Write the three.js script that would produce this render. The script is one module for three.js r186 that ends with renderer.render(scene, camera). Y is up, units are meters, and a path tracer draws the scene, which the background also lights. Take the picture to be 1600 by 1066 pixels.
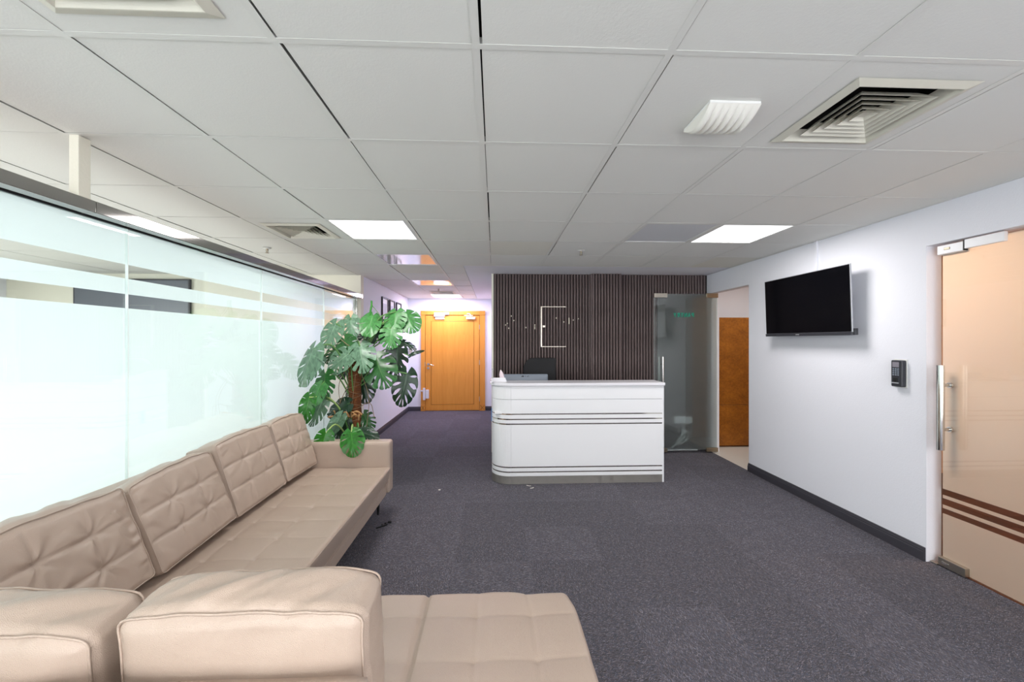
import * as THREE from 'three';
import { RoundedBoxGeometry } from 'three/addons/geometries/RoundedBoxGeometry.js';
import { mergeGeometries } from 'three/addons/utils/BufferGeometryUtils.js';
import { RectAreaLightUniformsLib } from 'three/addons/lights/RectAreaLightUniformsLib.js';
import { FontLoader } from 'three/addons/loaders/FontLoader.js';
import { TextGeometry } from 'three/addons/geometries/TextGeometry.js';

// ---------------------------------------------------------------- camera, world, exposure
// Units are metres. The reception lies ahead of the camera: +x right, +y up, and "depth" d runs along -z.
const EYE = 1.474, CEIL = 2.3665;
const scene = new THREE.Scene();
scene.background = new THREE.Color(0x0b0c0e);
const camera = new THREE.PerspectiveCamera(2 * Math.atan(533 / 636.4) * 180 / Math.PI, 1600 / 1066, 0.05, 60);
camera.position.set(0, EYE, 0);
camera.rotation.y = -0.0424;
scene.add(camera);
RectAreaLightUniformsLib.init();
const renderer = new THREE.WebGLRenderer({ antialias: true });
renderer.toneMapping = THREE.LinearToneMapping;
renderer.toneMappingExposure = 0.97;
renderer.shadowMap.enabled = true;

// strengths of the lamps (radiance of each ceiling panel) by room
const LAMP = {
  reception: { color: 0xfffaf8, power: 22 },
  meeting: { color: 0xfffefb, power: 42 },
  corridor: { color: 0xe6deff, power: 42 },
  pantry: { color: 0xfffdf8, power: 14 },
  office: { color: 0xffcba6, power: 34 },
};

const DAY = { behind: 2.7, meeting: 2.5 };       // radiance of the daylit window bands

// ---------------------------------------------------------------- helpers
function mulberry(a) { return () => { a |= 0; a = a + 0x6D2B79F5 | 0; let t = Math.imul(a ^ a >>> 15, 1 | a); t = t + Math.imul(t ^ t >>> 7, 61 | t) ^ t; return ((t ^ t >>> 14) >>> 0) / 4294967296; }; }
const rnd = mulberry(7);
const lerp = (a, b, t) => a + (b - a) * t, clamp = (v, a, b) => Math.min(b, Math.max(a, v));
const smooth = (a, b, v) => { const t = clamp((v - a) / (b - a), 0, 1); return t * t * (3 - 2 * t); };
const P = (x, y, d) => new THREE.Vector3(x, y, -d);

const used = new Map();
function numbered(name) { const n = used.get(name) || 0; used.set(name, n + 1); return n ? `${name}_${String(n).padStart(3, '0')}` : name; }
const origin = new WeakMap();
function thing(name, label, category, [x, y, d] = [0, 0, 0], group) {
  const o = new THREE.Group(); o.name = numbered(name); o.position.set(x, y, -d);
  origin.set(o, o.position.clone()); o.userData = { label, category };
  if (group) o.userData.group = group;
  scene.add(o); return o;
}
function struct(name) {
  const o = new THREE.Group(); o.name = numbered(name); o.userData = { kind: 'structure' };
  origin.set(o, new THREE.Vector3()); scene.add(o); return o;
}
function flat(list) {
  list = Array.isArray(list) ? list : [list];
  const ready = list.map((g) => {
    g = g.index ? g.toNonIndexed() : g;
    if (!g.attributes.uv) metres(g);
    for (const k of Object.keys(g.attributes)) if (!['position', 'normal', 'uv'].includes(k)) g.deleteAttribute(k);
    return g;
  });
  return ready.length > 1 ? mergeGeometries(ready) : ready[0];
}
function part(name, geometry, material, parent, label) {
  const base = origin.get(parent) || new THREE.Vector3();
  const g = flat(geometry).clone().translate(-base.x, -base.y, -base.z);
  const m = new THREE.Mesh(g, material);
  m.name = name; m.castShadow = m.receiveShadow = true; origin.set(m, base);
  if (label) m.userData.label = label;
  parent.add(m); return m;
}
function solo(name, geometry, material, label, category, [x, y, d], group) {
  const g = flat(geometry).clone().translate(-x, -y, d);
  const m = new THREE.Mesh(g, material);
  m.name = numbered(name); m.position.set(x, y, -d); m.castShadow = m.receiveShadow = true;
  m.userData = { label, category }; if (group) m.userData.group = group;
  scene.add(m); return m;
}
function piece(name, shared, material, parent, [x, y, d]) {
  const m = new THREE.Mesh(shared, material); m.name = name; m.position.set(x, y, -d);
  m.castShadow = m.receiveShadow = true; parent.add(m); return m;
}
// texture coordinates in metres, from each triangle's own facing
function metres(g) {
  if (g.index) throw new Error('metres wants a soup');
  const p = g.attributes.position, n = p.count, uv = new Float32Array(n * 2);
  const a = new THREE.Vector3(), b = new THREE.Vector3(), c = new THREE.Vector3();
  for (let i = 0; i < n; i += 3) {
    a.fromBufferAttribute(p, i); b.fromBufferAttribute(p, i + 1); c.fromBufferAttribute(p, i + 2);
    const e = b.clone().sub(a).cross(c.clone().sub(a)), ax = Math.abs(e.x), ay = Math.abs(e.y), az = Math.abs(e.z);
    [a, b, c].forEach((q, k) => {
      const [u, v] = ay >= ax && ay >= az ? [q.x, -q.z] : ax >= az ? [q.z, q.y] : [q.x, q.y];
      uv[(i + k) * 2] = u; uv[(i + k) * 2 + 1] = v;
    });
  }
  g.setAttribute('uv', new THREE.BufferAttribute(uv, 2)); return g;
}
function box(x0, x1, y0, y1, d0, d1, r = 0, seg = 2) {
  const w = Math.abs(x1 - x0), h = Math.abs(y1 - y0), l = Math.abs(d1 - d0);
  let g = r ? new RoundedBoxGeometry(w, h, l, seg, Math.min(r, w / 2.01, h / 2.01, l / 2.01)) : new THREE.BoxGeometry(w, h, l);
  g = g.index ? g.toNonIndexed() : g;
  return metres(g.translate((x0 + x1) / 2, (y0 + y1) / 2, -(d0 + d1) / 2));
}
function cyl(a, b, r0, r1 = r0, n = 16) {
  const dir = b.clone().sub(a), l = dir.length();
  const g = new THREE.CylinderGeometry(r1, r0, l, n).toNonIndexed();
  g.applyQuaternion(new THREE.Quaternion().setFromUnitVectors(new THREE.Vector3(0, 1, 0), dir.normalize()));
  return metres(g.translate((a.x + b.x) / 2, (a.y + b.y) / 2, (a.z + b.z) / 2));
}
function tube(points, r, n = 24, m = 7) {
  return metres(new THREE.TubeGeometry(new THREE.CatmullRomCurve3(points), n, r, m, false).toNonIndexed());
}
function plan(points, y0, y1, bevel = 0) {          // points in (x, depth), raised from y0 to y1
  const s = new THREE.Shape(points.map(([x, d]) => new THREE.Vector2(x, d)));
  const g = new THREE.ExtrudeGeometry(s, { depth: y1 - y0 - 2 * bevel, bevelEnabled: bevel > 0, bevelSize: bevel, bevelThickness: bevel, bevelOffset: -bevel, bevelSegments: 2, curveSegments: 8 });
  return metres(g.rotateX(-Math.PI / 2).translate(0, y0 + bevel, 0));
}
function profileD(points, d0, d1) {                 // points in (x, y), run along depth
  const s = new THREE.Shape(points.map(([x, y]) => new THREE.Vector2(x, y)));
  return metres(new THREE.ExtrudeGeometry(s, { depth: d1 - d0, bevelEnabled: false }).translate(0, 0, -d1));
}
function profileX(points, x0, x1) {                 // points in (depth, y), run along x
  const s = new THREE.Shape(points.map(([d, y]) => new THREE.Vector2(d, y)));
  return metres(new THREE.ExtrudeGeometry(s, { depth: x1 - x0, bevelEnabled: false }).rotateY(Math.PI / 2).translate(x0, 0, 0));
}
function weld(g) {                                  // smooth normals across shared positions
  const p = g.attributes.position, n = p.count, key = new Map(), sum = [], at = new Int32Array(n);
  for (let i = 0; i < n; i++) {
    const k = `${Math.round(p.getX(i) * 2e4)},${Math.round(p.getY(i) * 2e4)},${Math.round(p.getZ(i) * 2e4)}`;
    let j = key.get(k); if (j === undefined) { j = sum.length; key.set(k, j); sum.push(new THREE.Vector3()); } at[i] = j;
  }
  const a = new THREE.Vector3(), b = new THREE.Vector3(), c = new THREE.Vector3();
  for (let i = 0; i < n; i += 3) {
    a.fromBufferAttribute(p, i); b.fromBufferAttribute(p, i + 1); c.fromBufferAttribute(p, i + 2);
    const e = b.clone().sub(a).cross(c.clone().sub(a));
    for (let k = 0; k < 3; k++) sum[at[i + k]].add(e);
  }
  sum.forEach((v) => v.normalize());
  const nn = new Float32Array(n * 3);
  for (let i = 0; i < n; i++) sum[at[i]].toArray(nn, i * 3);
  g.setAttribute('normal', new THREE.BufferAttribute(nn, 3)); return g;
}
// an upholstered block centred on 0: rounded edges, then moved by shape(point, uvw in -1..1, face)
function soft(w, h, l, r, step, shape) {
  const g = new THREE.BoxGeometry(w, h, l, Math.ceil(w / step), Math.ceil(h / step), Math.ceil(l / step)).toNonIndexed();
  const p = g.attributes.position, half = new THREE.Vector3(w / 2, h / 2, l / 2), v = new THREE.Vector3(), q = new THREE.Vector3(), d = new THREE.Vector3();
  for (let i = 0; i < p.count; i++) {
    v.fromBufferAttribute(p, i);
    const s = new THREE.Vector3(v.x / half.x, v.y / half.y, v.z / half.z);
    q.set(clamp(v.x, -half.x + r, half.x - r), clamp(v.y, -half.y + r, half.y - r), clamp(v.z, -half.z + r, half.z - r));
    d.copy(v).sub(q); if (d.lengthSq() > 1e-12) { d.normalize(); v.copy(q).addScaledVector(d, r); }
    if (shape) shape(v, s, d);
    p.setXYZ(i, v.x, v.y, v.z);
  }
  return weld(metres(g));
}
const bell = (x, w) => Math.exp(-(x * x) / (w * w));

// ---------------------------------------------------------------- textures
function hash2(x, y, s) { let h = Math.imul(x, 374761393) ^ Math.imul(y, 668265263) ^ Math.imul(s, 2246822519); h = Math.imul(h ^ h >>> 13, 1274126177); return ((h ^ h >>> 16) >>> 0) / 4294967296; }
function noise(x, y, period, s) {
  const xi = Math.floor(x), yi = Math.floor(y), fx = x - xi, fy = y - yi, u = fx * fx * (3 - 2 * fx), v = fy * fy * (3 - 2 * fy);
  const m = (k) => ((k % period) + period) % period;
  return lerp(lerp(hash2(m(xi), m(yi), s), hash2(m(xi + 1), m(yi), s), u), lerp(hash2(m(xi), m(yi + 1), s), hash2(m(xi + 1), m(yi + 1), s), u), v);
}
function texture(n, size, fill, srgb) {              // fill(i, j) -> [r, g, b] in 0..1; repeats every SIZE metres
  const data = new Uint8Array(n * n * 4);
  for (let j = 0; j < n; j++) for (let i = 0; i < n; i++) {
    const c = fill(i, j), k = (j * n + i) * 4;
    data[k] = clamp(c[0], 0, 1) * 255; data[k + 1] = clamp(c[1], 0, 1) * 255; data[k + 2] = clamp(c[2], 0, 1) * 255; data[k + 3] = 255;
  }
  const t = new THREE.DataTexture(data, n, n);
  t.wrapS = t.wrapT = THREE.RepeatWrapping; t.magFilter = t.minFilter = THREE.LinearFilter;
  t.repeat.set(1 / size, 1 / size); if (srgb) t.colorSpace = THREE.SRGBColorSpace; t.needsUpdate = true; return t;
}
const grey = (v) => [v, v, v];
const plasterBump = texture(256, 0.4, (i, j) => grey(0.5 * noise(i / 4, j / 4, 64, 1) + 0.3 * noise(i / 16, j / 16, 16, 2) + 0.2 * noise(i / 2, j / 2, 128, 3)));
const tileBump = texture(256, 0.3, (i, j) => grey(0.6 * noise(i / 3, j / 3, 86, 4) + 0.4 * noise(i / 8, j / 8, 32, 5)));
const leatherBump = texture(512, 0.16, (i, j) => {
  let best = 9, next = 9;
  const x = i / 9, y = j / 9, w = 57;
  for (let a = -1; a < 2; a++) for (let b = -1; b < 2; b++) {
    const cx = Math.floor(x) + a, cy = Math.floor(y) + b, mx = ((cx % w) + w) % w, my = ((cy % w) + w) % w;
    const d = Math.hypot(cx + hash2(mx, my, 6) - x, cy + hash2(mx, my, 7) - y);
    if (d < best) { next = best; best = d; } else if (d < next) next = d;
  }
  return grey(clamp((next - best) * 1.6, 0, 1) * 0.8 + 0.2 * noise(i / 3, j / 3, 171, 8));
});
// heather carpet: a tangle of short yarn flecks, mostly along one direction
function carpet(seed) {
  const n = 512, v = new Float32Array(n * n).fill(0.32), w = new Float32Array(n * n);
  const r = mulberry(seed);
  for (let k = 0; k < 22000; k++) {
    let x = r() * n, y = r() * n; const a = 0.25 + (r() - 0.5) * 1.5, len = 5 + r() * 12, tone = r() < 0.55 ? 0.20 + r() * 0.14 : 0.34 + r() * r() * 0.34, hue = r();
    for (let s = 0; s < len; s++) {
      const i = ((Math.floor(x) % n) + n) % n, j = ((Math.floor(y) % n) + n) % n;
      const j2 = (j + 1) % n; v[j * n + i] = tone; w[j * n + i] = hue; if (hue > 0.35) { v[j2 * n + i] = tone * 0.94; w[j2 * n + i] = hue; } x += Math.cos(a); y += Math.sin(a);
    }
  }
  return { color: texture(n, 0.5, (i, j) => { const t = v[j * n + i], h = (w[j * n + i] - 0.5) * 0.05; return [t * 1.03 + h, t * 0.99, t * 1.07 - h]; }, true), bump: texture(n, 0.5, (i, j) => grey(v[j * n + i])) };
}
const carpetA = carpet(11), carpetB = carpet(23);
function woodGrain(dark, light, seed, stretch = 26) {
  return texture(512, 0.8, (i, j) => {
    const g = 0.55 * noise(i / 5, j / (5 * stretch), 102, seed) + 0.3 * noise(i / 20, j / (8 * stretch), 26, seed + 1) + 0.15 * noise(i / 2, j / stretch, 256, seed + 2);
    return [0, 1, 2].map((k) => lerp(dark[k], light[k], g));
  }, true);
}
const doorGrain = woodGrain([0.84, 0.55, 0.19], [0.90, 0.62, 0.26], 31);
const cabinetGrain = texture(512, 0.9, (i, j) => {
  const g = 0.4 * noise(i / 60, j / 40, 9, 41) + 0.35 * noise(i / 12, j / 10, 43, 42) + 0.25 * noise(i / 3, j / 6, 171, 43);
  return [lerp(0.46, 0.74, g), lerp(0.26, 0.46, g), lerp(0.04, 0.14, g)];
}, true);
const floorGrain = woodGrain([0.20, 0.11, 0.07], [0.40, 0.24, 0.15], 51, 18);
const slatGrain = woodGrain([0.36, 0.305, 0.30], [0.46, 0.40, 0.395], 61, 12);
const steelBrush = texture(256, 0.3, (i, j) => grey(0.25 + 0.35 * noise(i / 40, j / 30, 7, 71) + 0.12 * noise(i / 3, j / 3, 86, 72)));
const leafColor = (c, vein, seed) => {
  const n = 256, t = texture(n, 1, (i, j) => {
    const u = Math.abs(i / n - 0.5) * 2, v = j / n, f = Math.abs(((v * 6) % 1) - 0.5);
    const line = Math.max(bell(u, 0.035), 0.8 * bell(f, 0.035) * (1 - 0.6 * u)), m = 0.86 + 0.28 * noise(i / 14, j / 14, 18, seed);
    return [0, 1, 2].map((k) => lerp(c[k] * m, vein[k], line * 0.6));
  }, true);
  t.repeat.set(1, 1); t.wrapS = t.wrapT = THREE.ClampToEdgeWrapping; return t;
};
const coirColor = texture(256, 0.12, (i, j) => { const g = noise(i / 3, j / 9, 85, 81) * 0.6 + noise(i / 10, j / 20, 25, 82) * 0.4; return [lerp(0.20, 0.62, g), lerp(0.10, 0.38, g), lerp(0.05, 0.20, g)]; }, true);

// ---------------------------------------------------------------- materials
const std = (o) => new THREE.MeshStandardMaterial(o), phy = (o) => new THREE.MeshPhysicalMaterial(o);
const M = {
  wall: std({ color: 0xecedf4, roughness: 0.82, bumpMap: plasterBump, bumpScale: 0.0006 }),
  cream: std({ color: 0xefecdc, roughness: 0.85, bumpMap: plasterBump, bumpScale: 0.0006 }),
  tile: std({ color: 0xe9e9e4, roughness: 0.9, bumpMap: tileBump, bumpScale: 0.0003 }),
  tileOld: std({ color: 0xe6e4da, roughness: 0.9, bumpMap: tileBump, bumpScale: 0.0003 }),
  tee: std({ color: 0xe6e6e1, roughness: 0.5 }),
  plenum: std({ color: 0x2a2a2b, roughness: 0.95 }),
  carpetA: std({ map: carpetA.color, roughness: 0.97, bumpMap: carpetA.bump, bumpScale: 0.004 }),
  carpetB: std({ map: carpetB.color, color: 0xf2f2f2, roughness: 0.97, bumpMap: carpetB.bump, bumpScale: 0.004 }),
  screed: std({ color: 0x1c1b1e, roughness: 0.95 }),
  skirting: std({ color: 0x3d3b42, roughness: 0.45 }),
  clear: phy({ color: 0xfafefd, roughness: 0, transmission: 1, thickness: 0, ior: 1.5 }),
  frost: phy({ color: 0xeaf3f6, roughness: 1, transmission: 0.62, thickness: 0, ior: 1.5, side: THREE.DoubleSide }),
  frostDoor: phy({ color: 0xf6efe8, roughness: 1, transmission: 0.72, thickness: 0, ior: 1.5, side: THREE.DoubleSide }),
  frostPantry: phy({ color: 0xe6e8ea, roughness: 0.29, transmission: 0.95, thickness: 0.001, ior: 1.45 }),
  glassEdge: std({ color: 0xf2f7f5, roughness: 0.2 }),
  chrome: std({ color: 0xd8d6d2, roughness: 0.08, metalness: 1 }),
  railSteel: std({ color: 0xa8a5a3, roughness: 0.07, metalness: 1 }),
  satin: std({ color: 0xbdb6aa, roughness: 0.32, metalness: 1 }),
  bronze: std({ color: 0x9a8f7d, roughness: 0.35, metalness: 1 }),
  brushed: std({ color: 0x96928d, roughness: 0.9, metalness: 0.6, roughnessMap: steelBrush }),
  alu: std({ color: 0xe8e8ea, roughness: 0.45, metalness: 0.2 }),
  black: std({ color: 0x0a0a0b, roughness: 0.5 }),
  rubber: std({ color: 0x17171a, roughness: 0.7 }),
  plastic: std({ color: 0xe9e9e6, roughness: 0.4 }),
  leather: phy({ color: 0xb5a293, roughness: 0.29, bumpMap: leatherBump, bumpScale: 0.0005, sheen: 0.15, sheenRoughness: 0.5 }),
  laminate: phy({ color: 0xecedef, roughness: 0.32 }),
  solid: phy({ color: 0xe4e3e8, roughness: 0.25 }),
  mirror: std({ color: 0xcfc9c0, roughness: 0.05, metalness: 1 }),
  slat: std({ map: slatGrain, roughness: 0.55 }),
  slatBack: std({ color: 0x0f0c0c, roughness: 0.8 }),
  door: phy({ map: doorGrain, roughness: 0.38 }),
  doorDark: std({ color: 0x6b4013, roughness: 0.8 }),
  cabinet: phy({ map: cabinetGrain, roughness: 0.35 }),
  planks: [0xffffff, 0xdedad6, 0xc8c2bc].map((c) => phy({ map: floorGrain, color: c, roughness: 0.35 })),
  peach: std({ color: 0xf0c9a4, roughness: 0.85 }),
  ceramic: std({ color: 0xd6d2ca, roughness: 0.3 }),
  screen: phy({ color: 0x05060a, roughness: 0.12 }),
  greyScreen: phy({ color: 0x6a6f77, roughness: 0.25 }),
  bezel: std({ color: 0xb9bbc0, roughness: 0.35, metalness: 0.6 }),
  darkBar: std({ color: 0x34353b, roughness: 0.35 }),
  monitor: phy({ color: 0x7f8894, roughness: 0.4 }),
  logo: std({ color: 0x2c3037, roughness: 0.5 }),
  acrylic: phy({ color: 0xd9d9da, roughness: 0.12, clearcoat: 0.6 }),
  acrylicGrey: phy({ color: 0xdcdee2, roughness: 0.35 }),
  lit: std({ color: 0xffffff, emissive: 0xffffff, emissiveIntensity: 2.2, roughness: 0.6 }),
  day: std({ color: 0xffffff, emissive: 0xf4f9ff, emissiveIntensity: 1.6, roughness: 0.3 }),
  ventWhite: std({ color: 0xdad7c9, roughness: 0.55 }),
  duct: std({ color: 0x141310, roughness: 0.9 }),
  teal: std({ color: 0x08a585, roughness: 0.5 }),
  glue: std({ color: 0xe9e2cf, roughness: 0.7 }),
  pot: phy({ color: 0xe9e8e4, roughness: 0.3 }),
  soil: std({ color: 0x2c2018, roughness: 1 }),
  coir: std({ map: coirColor, roughness: 1, bumpMap: coirColor, bumpScale: 0.004 }),
  dry: std({ color: 0xb98c5c, roughness: 0.8, side: THREE.DoubleSide }),
  stemGreen: std({ color: 0x4f7d3a, roughness: 0.5 }),
  stemPale: std({ color: 0x9db86a, roughness: 0.5 }),
  root: std({ color: 0x8a7358, roughness: 0.8 }),
  leaves: [
    phy({ map: leafColor([0.13, 0.33, 0.14], [0.40, 0.54, 0.33], 91), roughness: 0.34, side: THREE.DoubleSide }),   // mid green
    phy({ map: leafColor([0.06, 0.19, 0.10], [0.22, 0.36, 0.21], 92), roughness: 0.34, side: THREE.DoubleSide }),   // dark green
    phy({ map: leafColor([0.12, 0.41, 0.07], [0.36, 0.58, 0.25], 93), roughness: 0.36, side: THREE.DoubleSide }),   // bright green
    phy({ map: leafColor([0.36, 0.49, 0.39], [0.60, 0.70, 0.60], 94), roughness: 0.34, side: THREE.DoubleSide }),   // dusty grey green
    phy({ map: leafColor([0.24, 0.47, 0.24], [0.44, 0.62, 0.40], 95), roughness: 0.38, side: THREE.DoubleSide }),   // pale fresh green
  ],
};

// ---------------------------------------------------------------- floors
const XL = -1.88, XR = 2.88, SLAT = 5.40, END = 8.66, BACK = -2.2;
const reception = struct('floor');
part('floor_slab', box(-1.98, 2.88, -0.12, -0.009, BACK, END + 0.1), M.screed, reception);
{
  const full = box(-0.2499, 0.2499, -0.009, 0, -0.2499, 0.2499);
  const offX = -0.267, offD = 0.217;
  for (let a = -4; a < 7; a++) for (let b = -5; b < 17; b++) {
    let x0 = Math.max(offX + 0.5 * a, -1.96), x1 = Math.min(offX + 0.5 * a + 0.5, XR), d0 = Math.max(offD + 0.5 * b, BACK), d1 = Math.min(offD + 0.5 * b + 0.5, END);
    if (x1 - x0 < 0.03 || d1 - d0 < 0.03) continue;
    if (d0 > SLAT + 0.04 && x0 >= -0.02) continue;
    const mat = hash2(a + 50, b + 50, 3) < 0.5 ? M.carpetA : M.carpetB, turn = (a + b) % 2 !== 0;
    if (x1 - x0 > 0.499 && d1 - d0 > 0.499) { const p = piece('carpet_tile', full, mat, reception, [(x0 + x1) / 2, 0, (d0 + d1) / 2]); if (turn) p.rotation.y = Math.PI / 2; }
    else part('carpet_tile', box(x0 + 0.0008, x1 - 0.0008, -0.009, 0, d0 + 0.0008, d1 - 0.0008), mat, reception);
  }
}
const meetingFloor = struct('floor');
part('carpet', box(-6.4, -1.98, -0.12, -0.001, BACK, 5.62), std({ color: 0xb8b3ab, roughness: 0.9 }), meetingFloor);
const pantryFloor = struct('floor');
{
  const s = box(-0.299, 0.299, -0.01, 0.001, -0.299, 0.299, 0.001, 1);
  part('floor_slab', box(2.88, 5.0, -0.12, -0.01, 4.42, 6.4), M.screed, pantryFloor);
  part('floor_tile', box(2.881, 2.99, -0.01, 0.001, 4.50, 5.30), M.ceramic, pantryFloor);
  for (let a = 0; a < 3; a++) for (let b = 0; b < 3; b++) piece('floor_tile', s, M.ceramic, pantryFloor, [3.29 + a * 0.6, 0, 4.75 + b * 0.6]);
}
const officeFloor = struct('floor');
part('floor_slab', box(2.881, 6.6, -0.12, -0.012, 0.2, 4.40), M.screed, officeFloor);
part('carpet_strip', box(2.881, 2.934, -0.012, 0, 1.632, 2.598), M.carpetA, officeFloor);
{
  const long = box(-0.599, 0.599, -0.012, 0, -0.0935, 0.0935, 0.0015, 1), half = box(-0.299, 0.299, -0.012, 0, -0.0935, 0.0935, 0.0015, 1);
  for (let b = 0; b < 20; b++) {
    const d = 0.7 + b * 0.188, odd = b % 2;
    for (let a = 0; a < 3; a++) piece('floor_plank', long, M.planks[(a * 2 + b * 5 + (b >> 2)) % 3], officeFloor, [2.936 + 0.6 + a * 1.2 + (odd ? 0.6 : 0), 0, d]);
    if (odd) piece('floor_plank', half, M.planks[b % 3], officeFloor, [2.936 + 0.3, 0, d]);
  }
}

// ---------------------------------------------------------------- walls
const wallR = struct('wall_right');
const TOP = 2.56, HEAD = 2.108, XO = 2.985;
part('wall_panel', [box(XR, XO, 0, TOP, 2.60, 4.503)], M.wall, wallR);
part('wall_panel', [box(XR, XO, 0, TOP, BACK, 1.63)], M.wall, wallR);
part('door_header', box(XR, XO, HEAD, TOP, 1.63, 2.60), M.wall, wallR);
part('door_header', box(XR, XO, 2.113, TOP, 4.503, 5.30), M.wall, wallR);
part('wall_panel', box(XR, XO, 0, TOP, 5.30, 5.44), M.wall, wallR);
const wallB = struct('wall_back');
part('wall_block', box(-0.02, XO, 0, TOP, 5.44, 5.58), M.wall, wallB);
part('wall_block', box(1.297, 1.68, 0, TOP, 5.352, 5.44), M.slatBack, wallB);
part('corner_trim', box(-0.042, -0.016, 0, CEIL, 5.402, 5.44), M.cream, wallB, 'thin cream edge trim');
{
  const sh = new THREE.Shape(); sh.moveTo(-0.0148, 0);
  sh.lineTo(-0.0148, 0.004); sh.absellipse(0, 0.004, 0.0148, 0.019, Math.PI, 0, true); sh.lineTo(0.0148, 0); sh.closePath();
  const slat = metres(new THREE.ExtrudeGeometry(sh, { depth: CEIL - 0.002, bevelEnabled: false, curveSegments: 7 }).rotateX(-Math.PI / 2).rotateY(Math.PI));
  part('slat_backing', [box(-0.016, 2.88, 0, CEIL, 5.421, 5.44)], M.slatBack, wallB);
  for (let k = 0; k < 73; k++) {
    const x = 0.006 + k * 0.0394; if (x > 2.865) break;
    const bump = x > 1.29 && x < 1.69;
    piece('slat', slat, M.slat, wallB, [x, 0.001, bump ? 5.352 : 5.421]);
  }
  for (const d of [5.37, 5.405]) { const m = piece('slat', slat, M.slat, wallB, [1.297, 0.001, d]); m.rotation.y = -Math.PI / 2; }
  // flush cabinet door let into the slats
  part('panel_door_edge', [box(0.612, 0.626, 1.396, 1.934, 5.392, 5.422), box(0.626, 0.952, 1.926, 1.934, 5.396, 5.424), box(0.626, 0.952, 1.396, 1.402, 5.398, 5.424)], M.satin, wallB, 'bright metal edge of a flush panel door');
  part('panel_latch', [box(0.634, 0.672, 1.655, 1.683, 5.394, 5.402, 0.003), cyl(P(0.653, 1.669, 5.395), P(0.653, 1.669, 5.389), 0.008)], M.satin, wallB);
  const dots = [[790, 508], [793, 505.5], [803, 501], [799, 494], [795, 513], [836, 508], [836, 511], [836, 513.5], [870, 497], [882, 503], [897, 500], [905, 498], [822, 512]];
  for (const [u, v] of dots) { const x = (u - 800) / 636.4 * 5.38 + 0.228; const g2 = new THREE.SphereGeometry(0.008, 8, 6).scale(1, 1.2, 0.4).toNonIndexed().translate(x, EYE - (v - 533) / 636.4 * 5.4, -5.399); part('glue_spot', metres(g2), M.glue, wallB); }
  part('glue_spot', box(0.985, 0.997, 1.70, 1.785, 5.396, 5.402, 0.002), M.glue, wallB);
}
const wallC = struct('wall_corridor_right');
part('wall_panel', box(-0.02, 0.10, 0, TOP, 5.58, END), M.wall, wallC);
const wallEnd = struct('wall_corridor_end');
part('wall_panel', box(-1.92, 0.10, 0, TOP, END, END + 0.12), M.wall, wallEnd);
const wallCL = struct('wall_corridor_left');
part('wall_panel', box(-1.94, -1.82, 0, TOP, 5.74, END), M.wall, wallCL);
part('wall_panel', box(-6.4, -1.82, 0, TOP, 5.62, 5.74), M.cream, wallCL);
const wallM = struct('wall_meeting_left');
part('wall_panel', box(-6.5, -6.4, 0, TOP, BACK, 5.74), M.wall, wallM);
const wallF = struct('wall_front');
part('wall_panel', box(-6.5, XO, 0, TOP, BACK - 0.1, BACK), M.wall, wallF);
const wallP = struct('wall_pantry');
part('wall_panel', box(2.88, 5.1, 0, TOP, 6.40, 6.5), M.wall, wallP);
part('wall_panel', box(5.0, 5.1, 0, TOP, 4.40, 6.4), M.wall, wallP);
part('wall_panel', box(2.88, 2.985, 0, TOP, 5.58, 6.4), M.wall, wallP);
part('ceiling_panel', box(2.985, 5.0, 2.50, 2.56, 4.42, 6.4), M.wall, wallP);
const wallO = struct('wall_office');
part('wall_panel', box(2.985, 6.7, 0, TOP, 4.34, 4.42), M.peach, wallO);
part('wall_panel', box(6.6, 6.7, 0, TOP, 0.2, 4.34), M.peach, wallO);
part('wall_panel', box(2.985, 6.7, 0, TOP, 0.1, 0.2), M.peach, wallO);
part('ceiling_panel', box(2.985, 6.6, 2.50, 2.56, 0.2, 4.34), M.wall, wallO);

// skirting boards: moulded dark profile
const skirt = [[0, 0], [0.016, 0], [0.016, 0.058], [0.012, 0.064], [0.013, 0.072], [0.009, 0.078], [0.009, 0.084], [0.005, 0.090], [0, 0.090]];
function skirting(name, from, to) {               // from, to in (x, depth); the board stands to the left of that direction
  const dir = new THREE.Vector2(to[0] - from[0], to[1] - from[1]), l = dir.length(); dir.normalize();
  const s = new THREE.Shape(skirt.map(([x, y]) => new THREE.Vector2(x, y)));
  const g = new THREE.ExtrudeGeometry(s, { depth: l, bevelEnabled: false });
  g.applyMatrix4(new THREE.Matrix4().makeBasis(new THREE.Vector3(-dir.y, 0, -dir.x), new THREE.Vector3(0, 1, 0), new THREE.Vector3(dir.x, 0, -dir.y)));
  g.translate(from[0], 0.0005, -from[1]);
  const m = part(name, metres(g), M.skirting, struct(name)); return m;
}
skirting('baseboard_right', [XR, 2.605], [XR, 4.503]);
skirting('baseboard_right', [XR, BACK], [XR, 1.625]);
skirting('baseboard_corridor_left', [-1.82, END], [-1.82, 5.63]);
skirting('baseboard_corridor_end', [-0.021, END], [-0.20, END]);
skirting('baseboard_corridor_end', [-1.555, END], [-1.82, END]);

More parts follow.
